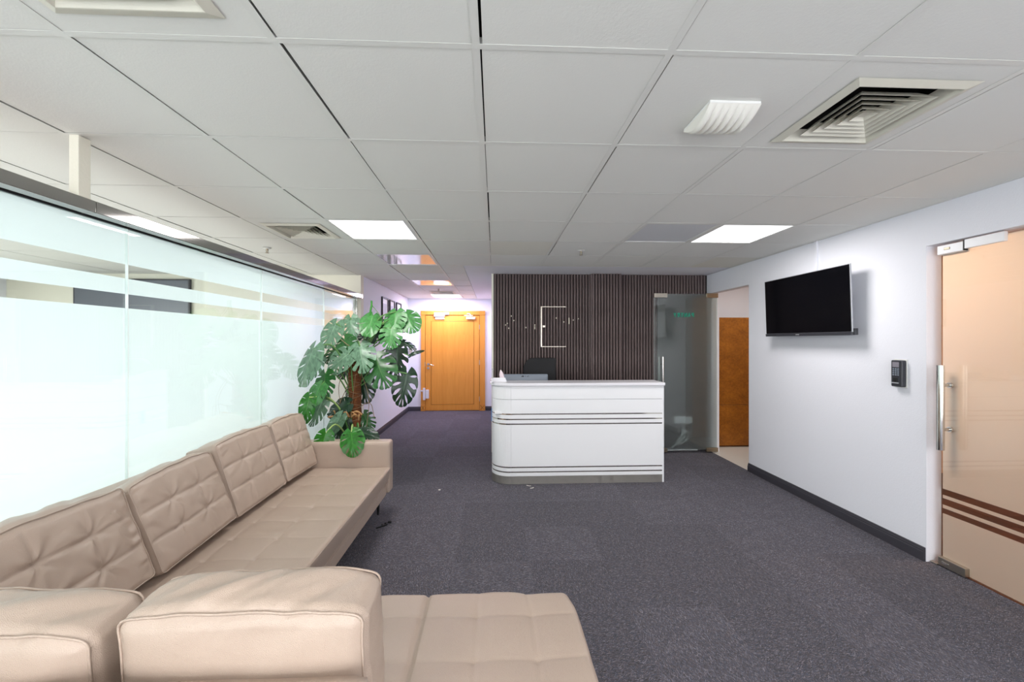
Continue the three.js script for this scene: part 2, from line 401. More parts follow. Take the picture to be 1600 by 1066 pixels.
// ---------------------------------------------------------------- ceiling grid
const ceiling = struct('ceiling');
part('ceiling_slab', box(-6.5, 3.0, 2.58, 2.66, BACK - 0.1, END + 0.12), M.plenum, ceiling);
part('ceiling_border', [box(-0.37, XR, CEIL, CEIL + 0.012, 4.85, SLAT + 0.04), box(-0.37, -0.02, CEIL, CEIL + 0.012, SLAT + 0.04, END)], M.wall, ceiling, 'plain painted board beside the tile grid');
const CX = (i) => -0.057 + 0.6 * i, CD = (j) => 1.238 + 0.6 * j;
const special = new Map();                        // cells that hold a fitting in place of a tile
{
  const lid = [0.002, 0.005, 0.008].map((gap) => box(-0.288 + gap, 0.294, 0, 0.014, -0.2935, 0.2935, 0.0012, 1));
  for (const k of ['-2,3', '3,3', '2,3', '-2,5', '-2,8', '-2,10', '-2,11', '2,0', '-3,3', '-2,-1', '-2,-4', '3,-4', '0,-4', '-9,3', '-8,-1', '-6,-4']) special.set(k, true);
  for (let i = -11; i < 5; i++) for (let j = -6; j < 13; j++) {
    if (special.has(`${i},${j}`)) continue;
    let x0 = CX(i), x1 = CX(i + 1), d0 = CD(j), d1 = CD(j + 1);
    x0 = Math.max(x0, -6.4); x1 = Math.min(x1, XR); d0 = Math.max(d0, BACK);
    if (j >= 6) { x1 = Math.min(x1, -0.37); if (d0 >= 5.62 || d0 > 5.4) { if (d0 > 5.6 || d1 > 5.7) { if (x1 <= -1.82) d1 = Math.min(d1, 5.62); else x0 = Math.max(x0, d0 > 5.6 ? -1.82 : x0); } } d1 = Math.min(d1, END); }
    if (x1 - x0 < 0.03 || d1 - d0 < 0.03) continue;
    const r = hash2(i + 40, j + 40, 9), y = CEIL + 0.0018 + r * 0.0016, mat = (i === 0 && j === 4) || r > 0.975 ? M.tileOld : M.tile;
    if (x1 - x0 > 0.599 && d1 - d0 > 0.599) piece('ceiling_tile', lid[Math.floor(hash2(i + 40, j + 40, 12) * 3)], mat, ceiling, [(x0 + x1) / 2, y, (d0 + d1) / 2]);
    else part('ceiling_tile', box(x0 + 0.014, x1 - 0.006, y, y + 0.014, d0 + 0.006, d1 - 0.006), mat, ceiling);
  }
  for (let i = -10; i < 5; i++) {
    const x = CX(i), end = x > -0.38 ? 4.85 : x < -1.83 ? 5.62 : END;
    part('grid_runner', [box(x - 0.012, x + 0.012, CEIL, CEIL + 0.0012, BACK, end), box(x - 0.002, x + 0.002, CEIL + 0.0012, CEIL + 0.03, BACK, end)], M.tee, ceiling);
  }
  for (let j = -5; j < 13; j++) {
    const d = CD(j), x1 = d < 4.85 ? XR : -0.37, x0 = d > 5.62 ? -1.82 : -6.4;
    if (d < END) part('grid_cross_tee', [box(x0, x1, CEIL + 0.0001, CEIL + 0.0012, d - 0.011, d + 0.011), box(x0, x1, CEIL + 0.0012, CEIL + 0.028, d - 0.002, d + 0.002)], M.tee, ceiling);
  }
  part('wall_angle', [box(XR - 0.02, XR, CEIL, CEIL + 0.002, BACK, SLAT)], M.tee, ceiling);
}
// a flush 600 mm panel in cell (i, j); lit ones are an area light behind a glowing diffuser
function panel(i, j, label, lamp, mat, group) {
  const x0 = CX(i), x1 = CX(i + 1), d0 = CD(j), d1 = CD(j + 1), cx = (x0 + x1) / 2, cd = (d0 + d1) / 2;
  const t = thing('ceiling_light', label, 'light', [cx, CEIL, cd], group);
  const a = 0.286, b = 0.272;
  part('frame', [box(cx - a, cx - b, CEIL + 0.001, CEIL + 0.02, cd - a, cd + a), box(cx + b, cx + a, CEIL + 0.001, CEIL + 0.02, cd - a, cd + a), box(cx - b, cx + b, CEIL + 0.001, CEIL + 0.02, cd - a, cd - b), box(cx - b, cx + b, CEIL + 0.001, CEIL + 0.02, cd + b, cd + a)], M.plastic, t);
  part('diffuser', box(cx - b, cx + b, CEIL + 0.004, CEIL + 0.012, cd - b, cd + b), lamp ? M.lit : mat, t);
  if (lamp) {
    const l = new THREE.RectAreaLight(lamp.color, lamp.power, 0.54, 0.54);
    l.position.set(0, 0.002, 0); l.rotation.x = -Math.PI / 2; t.add(l);
  }
  return t;
}
panel(-2, 3, 'bright square ceiling panel beside the left air vent', LAMP.reception);
panel(3, 3, 'bright square ceiling panel near the wall television', LAMP.reception);
panel(2, 3, 'unlit grey ceiling panel next to the bright one on the right', null, M.acrylicGrey);
panel(-2, 5, 'unlit glossy ceiling panel just behind the left bright one', null, M.acrylic);
panel(-2, 8, 'unlit glossy ceiling panel in the corridor, before the vent', null, M.acrylic);
panel(-2, 11, 'bright ceiling panel at the corridor end above the wooden door', LAMP.corridor);
panel(-2, -4, 'bright ceiling panel behind the camera on the left', LAMP.reception);
panel(3, -4, 'bright ceiling panel behind the camera on the right', LAMP.reception);
panel(0, -4, 'bright ceiling panel behind the camera in the middle', LAMP.reception);
for (const [i, j, where] of [[-9, 3, 'towards its end wall'], [-8, -1, 'in its middle'], [-6, -4, 'at its near end']]) panel(i, j, `bright ceiling panel inside the meeting room, ${where}`, LAMP.meeting);
function roomLight(x, y, d, w, l, lamp, label) {
  const t = thing('ceiling_light', label, 'light', [x, y, d]);
  part('frame', box(x - w / 2 - 0.012, x + w / 2 + 0.012, y - 0.02, y, d - l / 2 - 0.012, d + l / 2 + 0.012, 0.004), M.plastic, t);
  part('diffuser', box(x - w / 2, x + w / 2, y - 0.023, y - 0.019, d - l / 2, d + l / 2), M.lit, t);
  const a = new THREE.RectAreaLight(lamp.color, lamp.power, w, l); a.position.set(0, -0.026, 0); a.rotation.x = -Math.PI / 2; t.add(a);
}
roomLight(3.9, 2.50, 2.6, 0.6, 0.6, LAMP.office, 'warm ceiling panel behind the frosted glass door on the right');
roomLight(3.9, 2.50, 5.2, 0.5, 0.5, LAMP.pantry, 'ceiling panel in the pantry beyond the doorway');

// daylight: glazed window bands in the wall behind the camera and in the meeting room's far side
function windowBand(name, width, y0, y1, centre, yaw, power) {
  const t = struct(name), h = y1 - y0, n = Math.round(width / 1.1), turn = (g) => g.rotateY(yaw).translate(centre.x, 0, centre.z);
  for (let k = 0; k < n; k++) {
    const a = -width / 2 + k * width / n, b = a + width / n;
    part('window_pane', turn(new THREE.BoxGeometry(b - a - 0.05, h - 0.05, 0.012).toNonIndexed().translate((a + b) / 2, (y0 + y1) / 2, 0)), M.day, t);
    part('mullion', turn(new THREE.BoxGeometry(0.05, h, 0.05).toNonIndexed().translate(a, (y0 + y1) / 2, 0.005)), M.plastic, t);
  }
  part('window_frame', turn(mergeGeometries([new THREE.BoxGeometry(width + 0.1, 0.05, 0.06).translate(0, y0, 0.005), new THREE.BoxGeometry(width + 0.1, 0.05, 0.06).translate(0, y1, 0.005), new THREE.BoxGeometry(0.05, h, 0.06).translate(width / 2, (y0 + y1) / 2, 0.005)]).toNonIndexed()), M.plastic, t);
  const l = new THREE.RectAreaLight(0xfafbff, power, width, h - 0.05), q = new THREE.Vector3(0, 0, 0.034).applyAxisAngle(new THREE.Vector3(0, 1, 0), yaw);
  l.position.set(centre.x + q.x, (y0 + y1) / 2, centre.z + q.z); l.rotation.y = yaw + Math.PI; t.add(l);
}
windowBand('window_1', 4.4, 0.35, 2.2, new THREE.Vector3(0.45, 0, -BACK - 0.03), Math.PI, DAY.behind);
windowBand('window_2', 5.4, 0.5, 2.25, new THREE.Vector3(-6.36, 0, -0.9), Math.PI / 2, DAY.meeting);

// ---------------------------------------------------------------- ceiling vents, sounder, sprinklers
function frustum(cx, cd, a0, y0, a1, y1, th) {     // thin square cone ring
  const out = [];
  for (let k = 0; k < 4; k++) {
    const g = new THREE.BufferGeometry(), s = [[-1, -1], [1, -1], [1, 1], [-1, 1]], p = s[k], q = s[(k + 1) % 4];
    const v = (c, a, y) => [cx + c[0] * a, y, -(cd + c[1] * a)];
    const A = v(p, a0, y0), B = v(q, a0, y0), C = v(q, a1, y1), D = v(p, a1, y1), A2 = v(p, a0 - th, y0 + th * 0.4), B2 = v(q, a0 - th, y0 + th * 0.4), C2 = v(q, a1 - th, y1), D2 = v(p, a1 - th, y1);
    const f = [A, B, C, A, C, D, B2, A2, D2, B2, D2, C2, A, A2, B2, A, B2, B, D, C, C2, D, C2, D2];
    g.setAttribute('position', new THREE.Float32BufferAttribute(f.flat(), 3)); g.computeVertexNormals(); out.push(metres(g));
  }
  return mergeGeometries(out);
}
function squareRing(cx, cd, o, i, y0, y1) { return [box(cx - o, cx - i, y0, y1, cd - o, cd + o), box(cx + i, cx + o, y0, y1, cd - o, cd + o), box(cx - i, cx + i, y0, y1, cd - o, cd - i), box(cx - i, cx + i, y0, y1, cd + i, cd + o)]; }
function vent(i, j, dx, dd, label) {
  const cx = (CX(i) + CX(i + 1)) / 2 + dx, cd = (CD(j) + CD(j + 1)) / 2 + dd, t = thing('ceiling_vent', label, 'vent', [cx, CEIL, cd]);
  const o = 0.225, tx = (CX(i) + CX(i + 1)) / 2, td = (CD(j) + CD(j + 1)) / 2;
  part('surround', [box(tx - 0.288, cx - 0.2, CEIL + 0.002, CEIL + 0.012, td - 0.292, td + 0.292), box(cx + 0.2, tx + 0.292, CEIL + 0.002, CEIL + 0.012, td - 0.292, td + 0.292), box(cx - 0.2, cx + 0.2, CEIL + 0.002, CEIL + 0.012, td - 0.292, cd - 0.2), box(cx - 0.2, cx + 0.2, CEIL + 0.002, CEIL + 0.012, cd + 0.2, td + 0.292)], M.tile, t);
  part('flange', [frustum(cx, cd, o, CEIL - 0.002, o - 0.03, CEIL - 0.012, 0.003), frustum(cx, cd, o - 0.03, CEIL - 0.012, o - 0.055, CEIL + 0.03, 0.003)], M.ventWhite, t);
  for (const a of [0.146, 0.117, 0.088, 0.059]) part('louvre', frustum(cx, cd, a, CEIL - 0.010, a - 0.038, CEIL + 0.026, 0.0022), M.ventWhite, t);
  part('louvre', [box(cx - 0.022, cx + 0.022, CEIL + 0.004, CEIL + 0.006, cd - 0.022, cd + 0.022), frustum(cx, cd, 0.032, CEIL - 0.008, 0.02, CEIL + 0.005, 0.0022)], M.ventWhite, t);
  part('duct', [...squareRing(cx, cd, 0.2, 0.19, CEIL + 0.012, CEIL + 0.16), box(cx - 0.2, cx + 0.2, CEIL + 0.16, CEIL + 0.17, cd - 0.2, cd + 0.2)], M.duct, t);
}
vent(2, 0, 0.012, 0.012, 'large square ceiling vent at the upper right, beside the ribbed sounder');
vent(-3, 3, 0.0, 0.04, 'square ceiling vent next to the left bright panel');
vent(-2, -1, -0.01, -0.005, 'square ceiling vent cut off at the upper left of the picture');
vent(-2, 10, 0, 0, 'square ceiling vent in the corridor before the lit panel');
{
  const x0 = 0.795, x1 = 0.99, d0 = 1.472, d1 = 1.685, y = CEIL + 0.001, t = thing('alarm_sounder', 'white ribbed alarm sounder on the ceiling beside the large vent', 'sounder', [0.89, CEIL, 1.58]);
  part('base_plate', box(x0, x1, y - 0.012, y, d0, d1, 0.004), M.plastic, t);
  const nx = 84, nd = 20, g = new THREE.BufferGeometry(), pos = [], idx = [];
  for (let a = 0; a <= nx; a++) for (let b = 0; b <= nd; b++) {
    const s = a / nx, q = b / nd, arch = 1 - (2 * q - 1) ** 2, rib = Math.abs(Math.sin(Math.PI * s * 7));
    pos.push(lerp(x0, x1, s), y - 0.012 - arch * (0.036 + 0.012 * rib), -lerp(d0, d1, q));
  }
  for (let a = 0; a < nx; a++) for (let b = 0; b < nd; b++) { const k = a * (nd + 1) + b, l = k + nd + 1; idx.push(k, k + 1, l, l, k + 1, l + 1); }
  g.setAttribute('position', new THREE.Float32BufferAttribute(pos, 3)); g.setIndex(idx);
  const ends = [x0, x1].map((x) => { const s = new THREE.Shape(); s.moveTo(d0, y - 0.011); for (let b = 0; b <= 16; b++) { const q = b / 16; s.lineTo(lerp(d0, d1, q), y - 0.012 - (1 - (2 * q - 1) ** 2) * 0.036); } s.lineTo(d1, y - 0.011); return metres(new THREE.ExtrudeGeometry(s, { depth: 0.003, bevelEnabled: false }).rotateY(Math.PI / 2).translate(x - (x === x1 ? 0.003 : 0), 0, 0)); });
  const soup = g.toNonIndexed(); soup.computeVertexNormals();
  part('ribbed_cover', [metres(soup), ...ends], std({ color: 0xeeece4, roughness: 0.45, side: THREE.DoubleSide }), t);
}
function sprinkler(x, d, label) {
  const t = thing('sprinkler', label, 'sprinkler', [x, CEIL, d]);
  part('escutcheon', metres(new THREE.LatheGeometry([[0.012, 0], [0.036, 0], [0.034, -0.006], [0.014, -0.010]].map(([r, y]) => new THREE.Vector2(r, y)).reverse(), 20).toNonIndexed().translate(x, CEIL, -d)), M.plastic, t);
  part('head', [cyl(P(x, CEIL, d), P(x, CEIL - 0.03, d), 0.011, 0.008), cyl(P(x - 0.012, CEIL - 0.026, d), P(x, CEIL - 0.046, d), 0.003), cyl(P(x + 0.012, CEIL - 0.026, d), P(x, CEIL - 0.046, d), 0.003), cyl(P(x, CEIL - 0.045, d), P(x, CEIL - 0.049, d), 0.017, 0.017, 14)], M.bronze, t);
}
sprinkler(-2.18, 4.0, 'small ceiling sprinkler above the glass partition rail');
sprinkler(0.848, 3.97, 'small ceiling sprinkler in front of the slatted wall');
sprinkler(-0.95, 6.95, 'small ceiling sprinkler in the corridor between panel and vent');
// ---------------------------------------------------------------- glass partition on the left
const wallL = struct('wall_left');
{
  const joints = [BACK, -0.236, 0.964, 2.164, 3.364, 4.564, 5.60];
  for (let k = 0; k + 1 < joints.length; k++) {
    const d0 = joints[k] + 0.002, d1 = joints[k + 1] - 0.002;
    const g = part('glass_panel', box(-1.885, -1.873, 0.02, 2.06, d0, d1), M.clear, wallL);
    const film = (y0, y1) => part('frosted_film', metres(new THREE.PlaneGeometry(d1 - d0, y1 - y0).toNonIndexed().rotateY(Math.PI / 2).translate(-1.8862, (y0 + y1) / 2, -(d0 + d1) / 2)), M.frost, g);
    film(0.02, 1.642); film(1.714, 1.794); film(1.866, 2.05);
    if (k) part('panel_joint', box(-1.886, -1.8725, 0.02, 2.05, joints[k] - 0.0015, joints[k] + 0.0015), M.glassEdge, wallL);
  }
  for (const [d0, d1] of [[BACK, 1.915], [1.9165, 5.56]]) part('head_rail', [box(-1.965, -1.795, 2.051, 2.104, d0, d1, 0.003)], M.railSteel, wallL);
  part('rail_gasket', box(-1.8725, -1.868, 2.046, 2.052, BACK, 5.56), M.rubber, wallL); part('rail_gasket', box(-1.892, -1.8875, 2.046, 2.052, BACK, 5.56), M.rubber, wallL);
  part('rail_end_cap', box(-1.968, -1.79, 2.048, 2.107, 5.56, 5.618, 0.003), M.satin, wallL);
  part('side_channel', [box(-1.90, -1.889, 0, 2.05, 5.585, 5.62), box(-1.869, -1.858, 0, 2.05, 5.585, 5.62)], M.chrome, wallL);
  part('floor_channel', [box(-1.91, -1.889, 0, 0.035, BACK, 5.6), box(-1.869, -1.85, 0, 0.035, BACK, 5.6)], M.chrome, wallL);
  part('hanger_post', box(-1.837, -1.797, 2.104, CEIL, 1.838, 1.892, 0.002), M.cream, wallL, 'white post from the rail to the ceiling');
  part('hanger_post', box(-1.837, -1.797, 2.104, CEIL, -0.6, -0.546, 0.002), M.cream, wallL);
}
{
  const t = thing('wall_screen', 'wide dark grey screen on the meeting room wall behind the glass partition', 'screen', [-4.78, 1.8, 5.62]);
  part('display', box(-5.50, -4.06, 1.40, 2.275, 5.572, 5.578), M.greyScreen, t);
  part('frame', box(-5.52, -4.04, 1.38, 2.295, 5.575, 5.61, 0.004), M.darkBar, t);
}

// ---------------------------------------------------------------- wooden door at the corridor end
{
  const t = struct('door_1'), d = END;
  const fr = (x0, x1, y0, y1) => part('door_frame', box(x0, x1, y0, y1, d - 0.035, d, 0.004), M.door, t);
  fr(-1.55, -1.462, 0.13, 2.02); fr(-0.318, -0.204, 0.13, 2.02); fr(-1.462, -0.318, 2.022, 2.11);
  for (const x of [-1.506, -0.261]) {
    const w = x < -1 ? 0.046 : 0.059;
    part('corner_block', box(x - w, x + w, 2.022, 2.112, d - 0.04, d, 0.004), M.door, t);
    const b = part('corner_block', box(x - w, x + w, 0.002, 0.128, d - 0.042, d, 0.004), M.door, t);
    part('block_inlay', [cyl(P(x - w * 0.7, 0.02, d - 0.042), P(x + w * 0.7, 0.115, d - 0.042), 0.003), cyl(P(x + w * 0.7, 0.02, d - 0.042), P(x - w * 0.7, 0.115, d - 0.042), 0.003)], M.doorDark, b);
  }
  part('door_gap', box(-1.462, -0.318, 0.002, 2.022, d - 0.006, d - 0.001), M.doorDark, t);
  const x0 = -1.455, x1 = -0.327;
  const leaf = part('door_leaf', [box(x0, -1.338, 0.012, 2.008, d - 0.026, d - 0.006), box(-0.438, x1, 0.012, 2.008, d - 0.026, d - 0.006), box(-1.338, -0.438, 0.012, 0.132, d - 0.026, d - 0.006), box(-1.338, -0.438, 1.893, 2.008, d - 0.026, d - 0.006)], M.door, t);
  part('door_panel', box(-1.332, -0.444, 0.138, 1.887, d - 0.024, d - 0.006, 0.004), M.door, leaf);
  const h = part('door_handle', [cyl(P(-1.395, 0.985, d - 0.026), P(-1.395, 0.985, d - 0.034), 0.026), cyl(P(-1.395, 0.985, d - 0.03), P(-1.395, 0.985, d - 0.075), 0.010), tube([P(-1.395, 0.985, d - 0.072), P(-1.34, 0.98, d - 0.075), P(-1.28, 0.955, d - 0.07)], 0.010)], M.chrome, t);
  part('lock_cylinder', [cyl(P(-1.395, 0.905, d - 0.026), P(-1.395, 0.905, d - 0.038), 0.026)], M.chrome, h);
  part('strike_plate', box(-1.468, -1.456, 0.94, 1.03, d - 0.038, d - 0.026), M.satin, t);
  for (const y of [0.25, 1.02, 1.77]) part('hinge', cyl(P(-0.322, y - 0.05, d - 0.034), P(-0.322, y + 0.05, d - 0.034), 0.008), M.satin, t);
  part('magnetic_lock', [box(-1.27, -1.05, 1.985, 2.07, d - 0.075, d - 0.036, 0.004), box(-1.05, -0.965, 2.025, 2.075, d - 0.07, d - 0.036, 0.004)], M.alu, t);
  part('armature_plate', box(-1.25, -1.06, 1.93, 1.982, d - 0.05, d - 0.027, 0.003), M.alu, t);
  const c = part('door_closer', [box(-0.60, -0.41, 1.93, 1.985, d - 0.075, d - 0.027, 0.012, 3)], M.alu, t);
  part('closer_arm', [box(-0.64, -0.46, 2.0, 2.014, d - 0.09, d - 0.07), tube([P(-0.5, 1.99, d - 0.08), P(-0.52, 2.04, d - 0.085), P(-0.58, 2.05, d - 0.05)], 0.008)], M.alu, c);
  part('lower_contact', [box(-1.505, -1.455, 0.235, 0.49, d - 0.06, d - 0.036, 0.006), box(-1.45, -1.38, 0.265, 0.45, d - 0.05, d - 0.027, 0.006), box(-1.57, -1.505, 0.415, 0.44, d - 0.05, d - 0.036)], M.alu, t, 'white contact lock low on the door edge');
  part('conduit', box(-1.178, -1.158, 2.075, CEIL, d - 0.012, d, 0.002), M.wall, t);
}
{
  const s = thing('wall_switch', 'white square switch left of the wooden door', 'switch', [-1.66, 1.29, END]);
  part('plate', box(-1.70, -1.615, 1.245, 1.33, END - 0.012, END, 0.004), M.plastic, s); part('rocker', box(-1.675, -1.64, 1.265, 1.31, END - 0.017, END - 0.011, 0.003), M.plastic, s);
  const r = thing('card_reader', 'small grey reader beside the white switch in the corridor corner', 'reader', [-1.77, 1.29, END]);
  part('case', box(-1.80, -1.735, 1.225, 1.34, END - 0.025, END, 0.006), M.satin, r); part('window', box(-1.79, -1.745, 1.29, 1.33, END - 0.028, END - 0.024, 0.002), M.darkBar, r);
}
[[6.62, 7.0, 'nearest the plant'], [7.10, 7.44, 'middle of three'], [7.58, 7.95, 'farthest of three']].forEach(([d0, d1, which]) => {
  const t = thing('picture_frame', `black framed certificate on the corridor wall, ${which}`, 'picture frame', [-1.82, 1.8, (d0 + d1) / 2], 'framed certificates on the corridor wall');
  const y0 = 1.72, y1 = 2.19, b = 0.022;
  part('frame', [box(-1.82, -1.795, y0, y1, d0, d0 + b), box(-1.82, -1.795, y0, y1, d1 - b, d1), box(-1.82, -1.795, y0, y0 + b, d0 + b, d1 - b), box(-1.82, -1.795, y1 - b, y1, d0 + b, d1 - b)], M.black, t);
  part('sheet', box(-1.818, -1.812, y0 + b, y1 - b, d0 + b, d1 - b), M.plastic, t);
  part('print', box(-1.812, -1.811, y0 + 0.10, y1 - 0.10, d0 + 0.08, d1 - 0.08), std({ color: 0xc9cdd8, roughness: 0.6 }), t);
});

// ---------------------------------------------------------------- open pantry door of frosted glass, and what is behind it
const font = await new FontLoader().loadAsync('fonts/droid/droid_sans_bold.typeface.json');
{
  const t = struct('door_2'), x0 = 2.093, x1 = 2.936, d = 5.268, y0 = 0.035, y1 = 2.098;
  const g = part('glass_panel', box(x0, x1, y0, y1, d - 0.006, d + 0.004), M.clear, t);
  part('frosted_film', box(x0 + 0.045, x1 - 0.004, y0 + 0.004, y1 - 0.004, d + 0.0045, d + 0.0056), M.frostPantry, g);
  part('glass_edge', [box(x0 - 0.0015, x0, y0, y1, d - 0.006, d + 0.004), box(x1, x1 + 0.0015, y0, y1, d - 0.006, d + 0.004)], M.glassEdge, g);
  const clampBox = (a, b, c, e, m) => part('patch_fitting', box(a, b, c, e, d - 0.018, d + 0.018, 0.003), m, t);
  clampBox(2.09, 2.265, 2.045, 2.100, M.satin); clampBox(2.79, 2.945, 2.045, 2.104, M.bronze); clampBox(2.79, 2.945, 0.012, 0.066, M.bronze); clampBox(2.09, 2.265, 0.012, 0.066, M.bronze);
  part('door_handle', [cyl(P(2.185, 0.76, d - 0.06), P(2.185, 1.27, d - 0.06), 0.0125), cyl(P(2.185, 0.86, d - 0.06), P(2.185, 0.86, d - 0.004), 0.008), cyl(P(2.185, 1.17, d - 0.06), P(2.185, 1.17, d - 0.004), 0.008), cyl(P(2.185, 1.17, d + 0.006), P(2.185, 1.17, d + 0.06), 0.008), cyl(P(2.185, 0.86, d + 0.006), P(2.185, 0.86, d + 0.06), 0.008), cyl(P(2.185, 0.76, d + 0.06), P(2.185, 1.27, d + 0.06), 0.0125)], M.chrome, t);
  // lettering stuck to the door, read from the other side, so it shows mirrored from here
  [...'PANTRY'].forEach((ch, k) => {
    const g2 = new TextGeometry(ch, { font, size: 0.056, depth: 0.001, curveSegments: 3 }); g2.computeBoundingBox();
    const bb = g2.boundingBox, w = bb.max.x - bb.min.x;
    g2.translate(-(bb.min.x + bb.max.x) / 2, -0.028, 0).scale(0.038 / Math.max(w, 0.038) * 1, 1, 1).rotateY(Math.PI).translate(2.487 + 0.119 - k * 0.0475, 1.817, -(d - 0.0075));
    part('letter', metres(g2.index ? g2.toNonIndexed() : g2), M.teal, t, 'mirrored green letter');
  });
  const s = thing('socket_box', 'white trunking socket box low behind the frosted pantry door', 'socket', [2.52, 0.41, 5.40]);
  part('box', box(2.41, 2.645, 0.365, 0.462, 5.355, 5.399, 0.006), M.plastic, s);
  for (const x of [2.47, 2.585]) part('outlet', box(x - 0.035, x + 0.035, 0.378, 0.449, 5.351, 5.356, 0.002), M.solid, s);
  const pts = [P(2.52, 0.365, 5.37), P(2.53, 0.30, 5.36), P(2.50, 0.22, 5.35), P(2.44, 0.12, 5.345), P(2.36, 0.045, 5.35), P(2.28, 0.016, 5.36)];
  const loop = [P(2.53, 0.29, 5.345), P(2.58, 0.24, 5.335), P(2.56, 0.16, 5.335), P(2.47, 0.10, 5.34), P(2.43, 0.12, 5.345), P(2.50, 0.22, 5.34), P(2.55, 0.27, 5.345), P(2.53, 0.20, 5.335), P(2.46, 0.12, 5.335)];
  solo('cable_bundle', [tube(pts, 0.008, 40), tube(loop, 0.008, 60), tube([P(2.28, 0.012, 5.36), P(2.45, 0.012, 5.37), P(2.72, 0.012, 5.365)], 0.010, 30)], M.plastic, 'coiled white cable hanging behind the frosted pantry door', 'cable', [2.45, 0, 5.35]);
}
{
  const t = thing('tall_cabinet', 'tall glossy brown wooden cabinet seen through the pantry doorway', 'cabinet', [3.5, 0, 5.75]), d = 5.52;
  part('carcass', box(3.02, 4.1, 0.03, 1.80, d + 0.021, d + 0.5), M.cabinet, t);
  part('plinth', box(3.04, 4.08, 0.002, 0.03, d + 0.03, d + 0.5), M.doorDark, t);
  part('lower_door', box(3.022, 4.098, 0.024, 0.585, d, d + 0.02, 0.002), M.cabinet, t); part('upper_door', box(3.022, 4.098, 0.589, 1.80, d, d + 0.02, 0.002), M.cabinet, t);
}

// ---------------------------------------------------------------- frosted glass door on the right
{
  const t = struct('door_3'), xa = 2.927, xb = 2.937, d0 = 1.65, d1 = 2.553, y0 = 0.012, y1 = 2.092;
  const g = part('glass_panel', box(xa, xb, y0, y1, d0, d1), M.clear, t);
  const film = (a, b, c, e) => part('frosted_film', metres(new THREE.PlaneGeometry(b - a, e - c).toNonIndexed().rotateY(Math.PI / 2).translate(xb + 0.0012, (c + e) / 2, -(a + b) / 2)), M.frostDoor, g);
  film(d0, d1 - 0.002, y0, 0.345); film(d0, d1 - 0.002, 0.379, 0.402); film(d0, d1 - 0.002, 0.444, 0.466); film(d0, d1 - 0.002, 0.506, y1);
  part('patch_fitting', box(2.905, 2.958, 2.037, 2.095, 2.405, 2.556, 0.003), M.alu, t, 'pale top corner fitting'); part('patch_fitting', box(2.908, 2.956, 0.008, 0.062, 2.40, 2.556, 0.003), M.satin, t);
  part('patch_keyhole', box(2.902, 2.906, 2.062, 2.076, 2.48, 2.515, 0.002), M.bronze, t); part('patch_keyhole', box(2.904, 2.909, 0.026, 0.042, 2.49, 2.53, 0.002), M.chrome, t);
  part('magnetic_lock', box(2.90, 2.925, 2.045, 2.102, 2.20, 2.398, 0.003), M.alu, t); part('lock_end', box(2.899, 2.926, 2.036, 2.10, 2.398, 2.404), M.black, t);
  part('floor_bolt', box(2.90, 2.93, 0.001, 0.012, 2.555, 2.595, 0.003), M.satin, t);
  part('door_handle', [cyl(P(2.858, 0.775, 2.495), P(2.858, 1.318, 2.495), 0.0195, 0.0195, 24), ...[0.905, 1.19].flatMap((y) => [cyl(P(2.858, y, 2.495), P(2.918, y, 2.495), 0.010), cyl(P(2.915, y, 2.495), P(2.927, y, 2.495), 0.018), cyl(P(2.937, y, 2.495), P(3.006, y, 2.495), 0.010)]), cyl(P(3.006, 0.775, 2.495), P(3.006, 1.318, 2.495), 0.0195, 0.0195, 20)], M.chrome, t, 'polished bar handle');
}

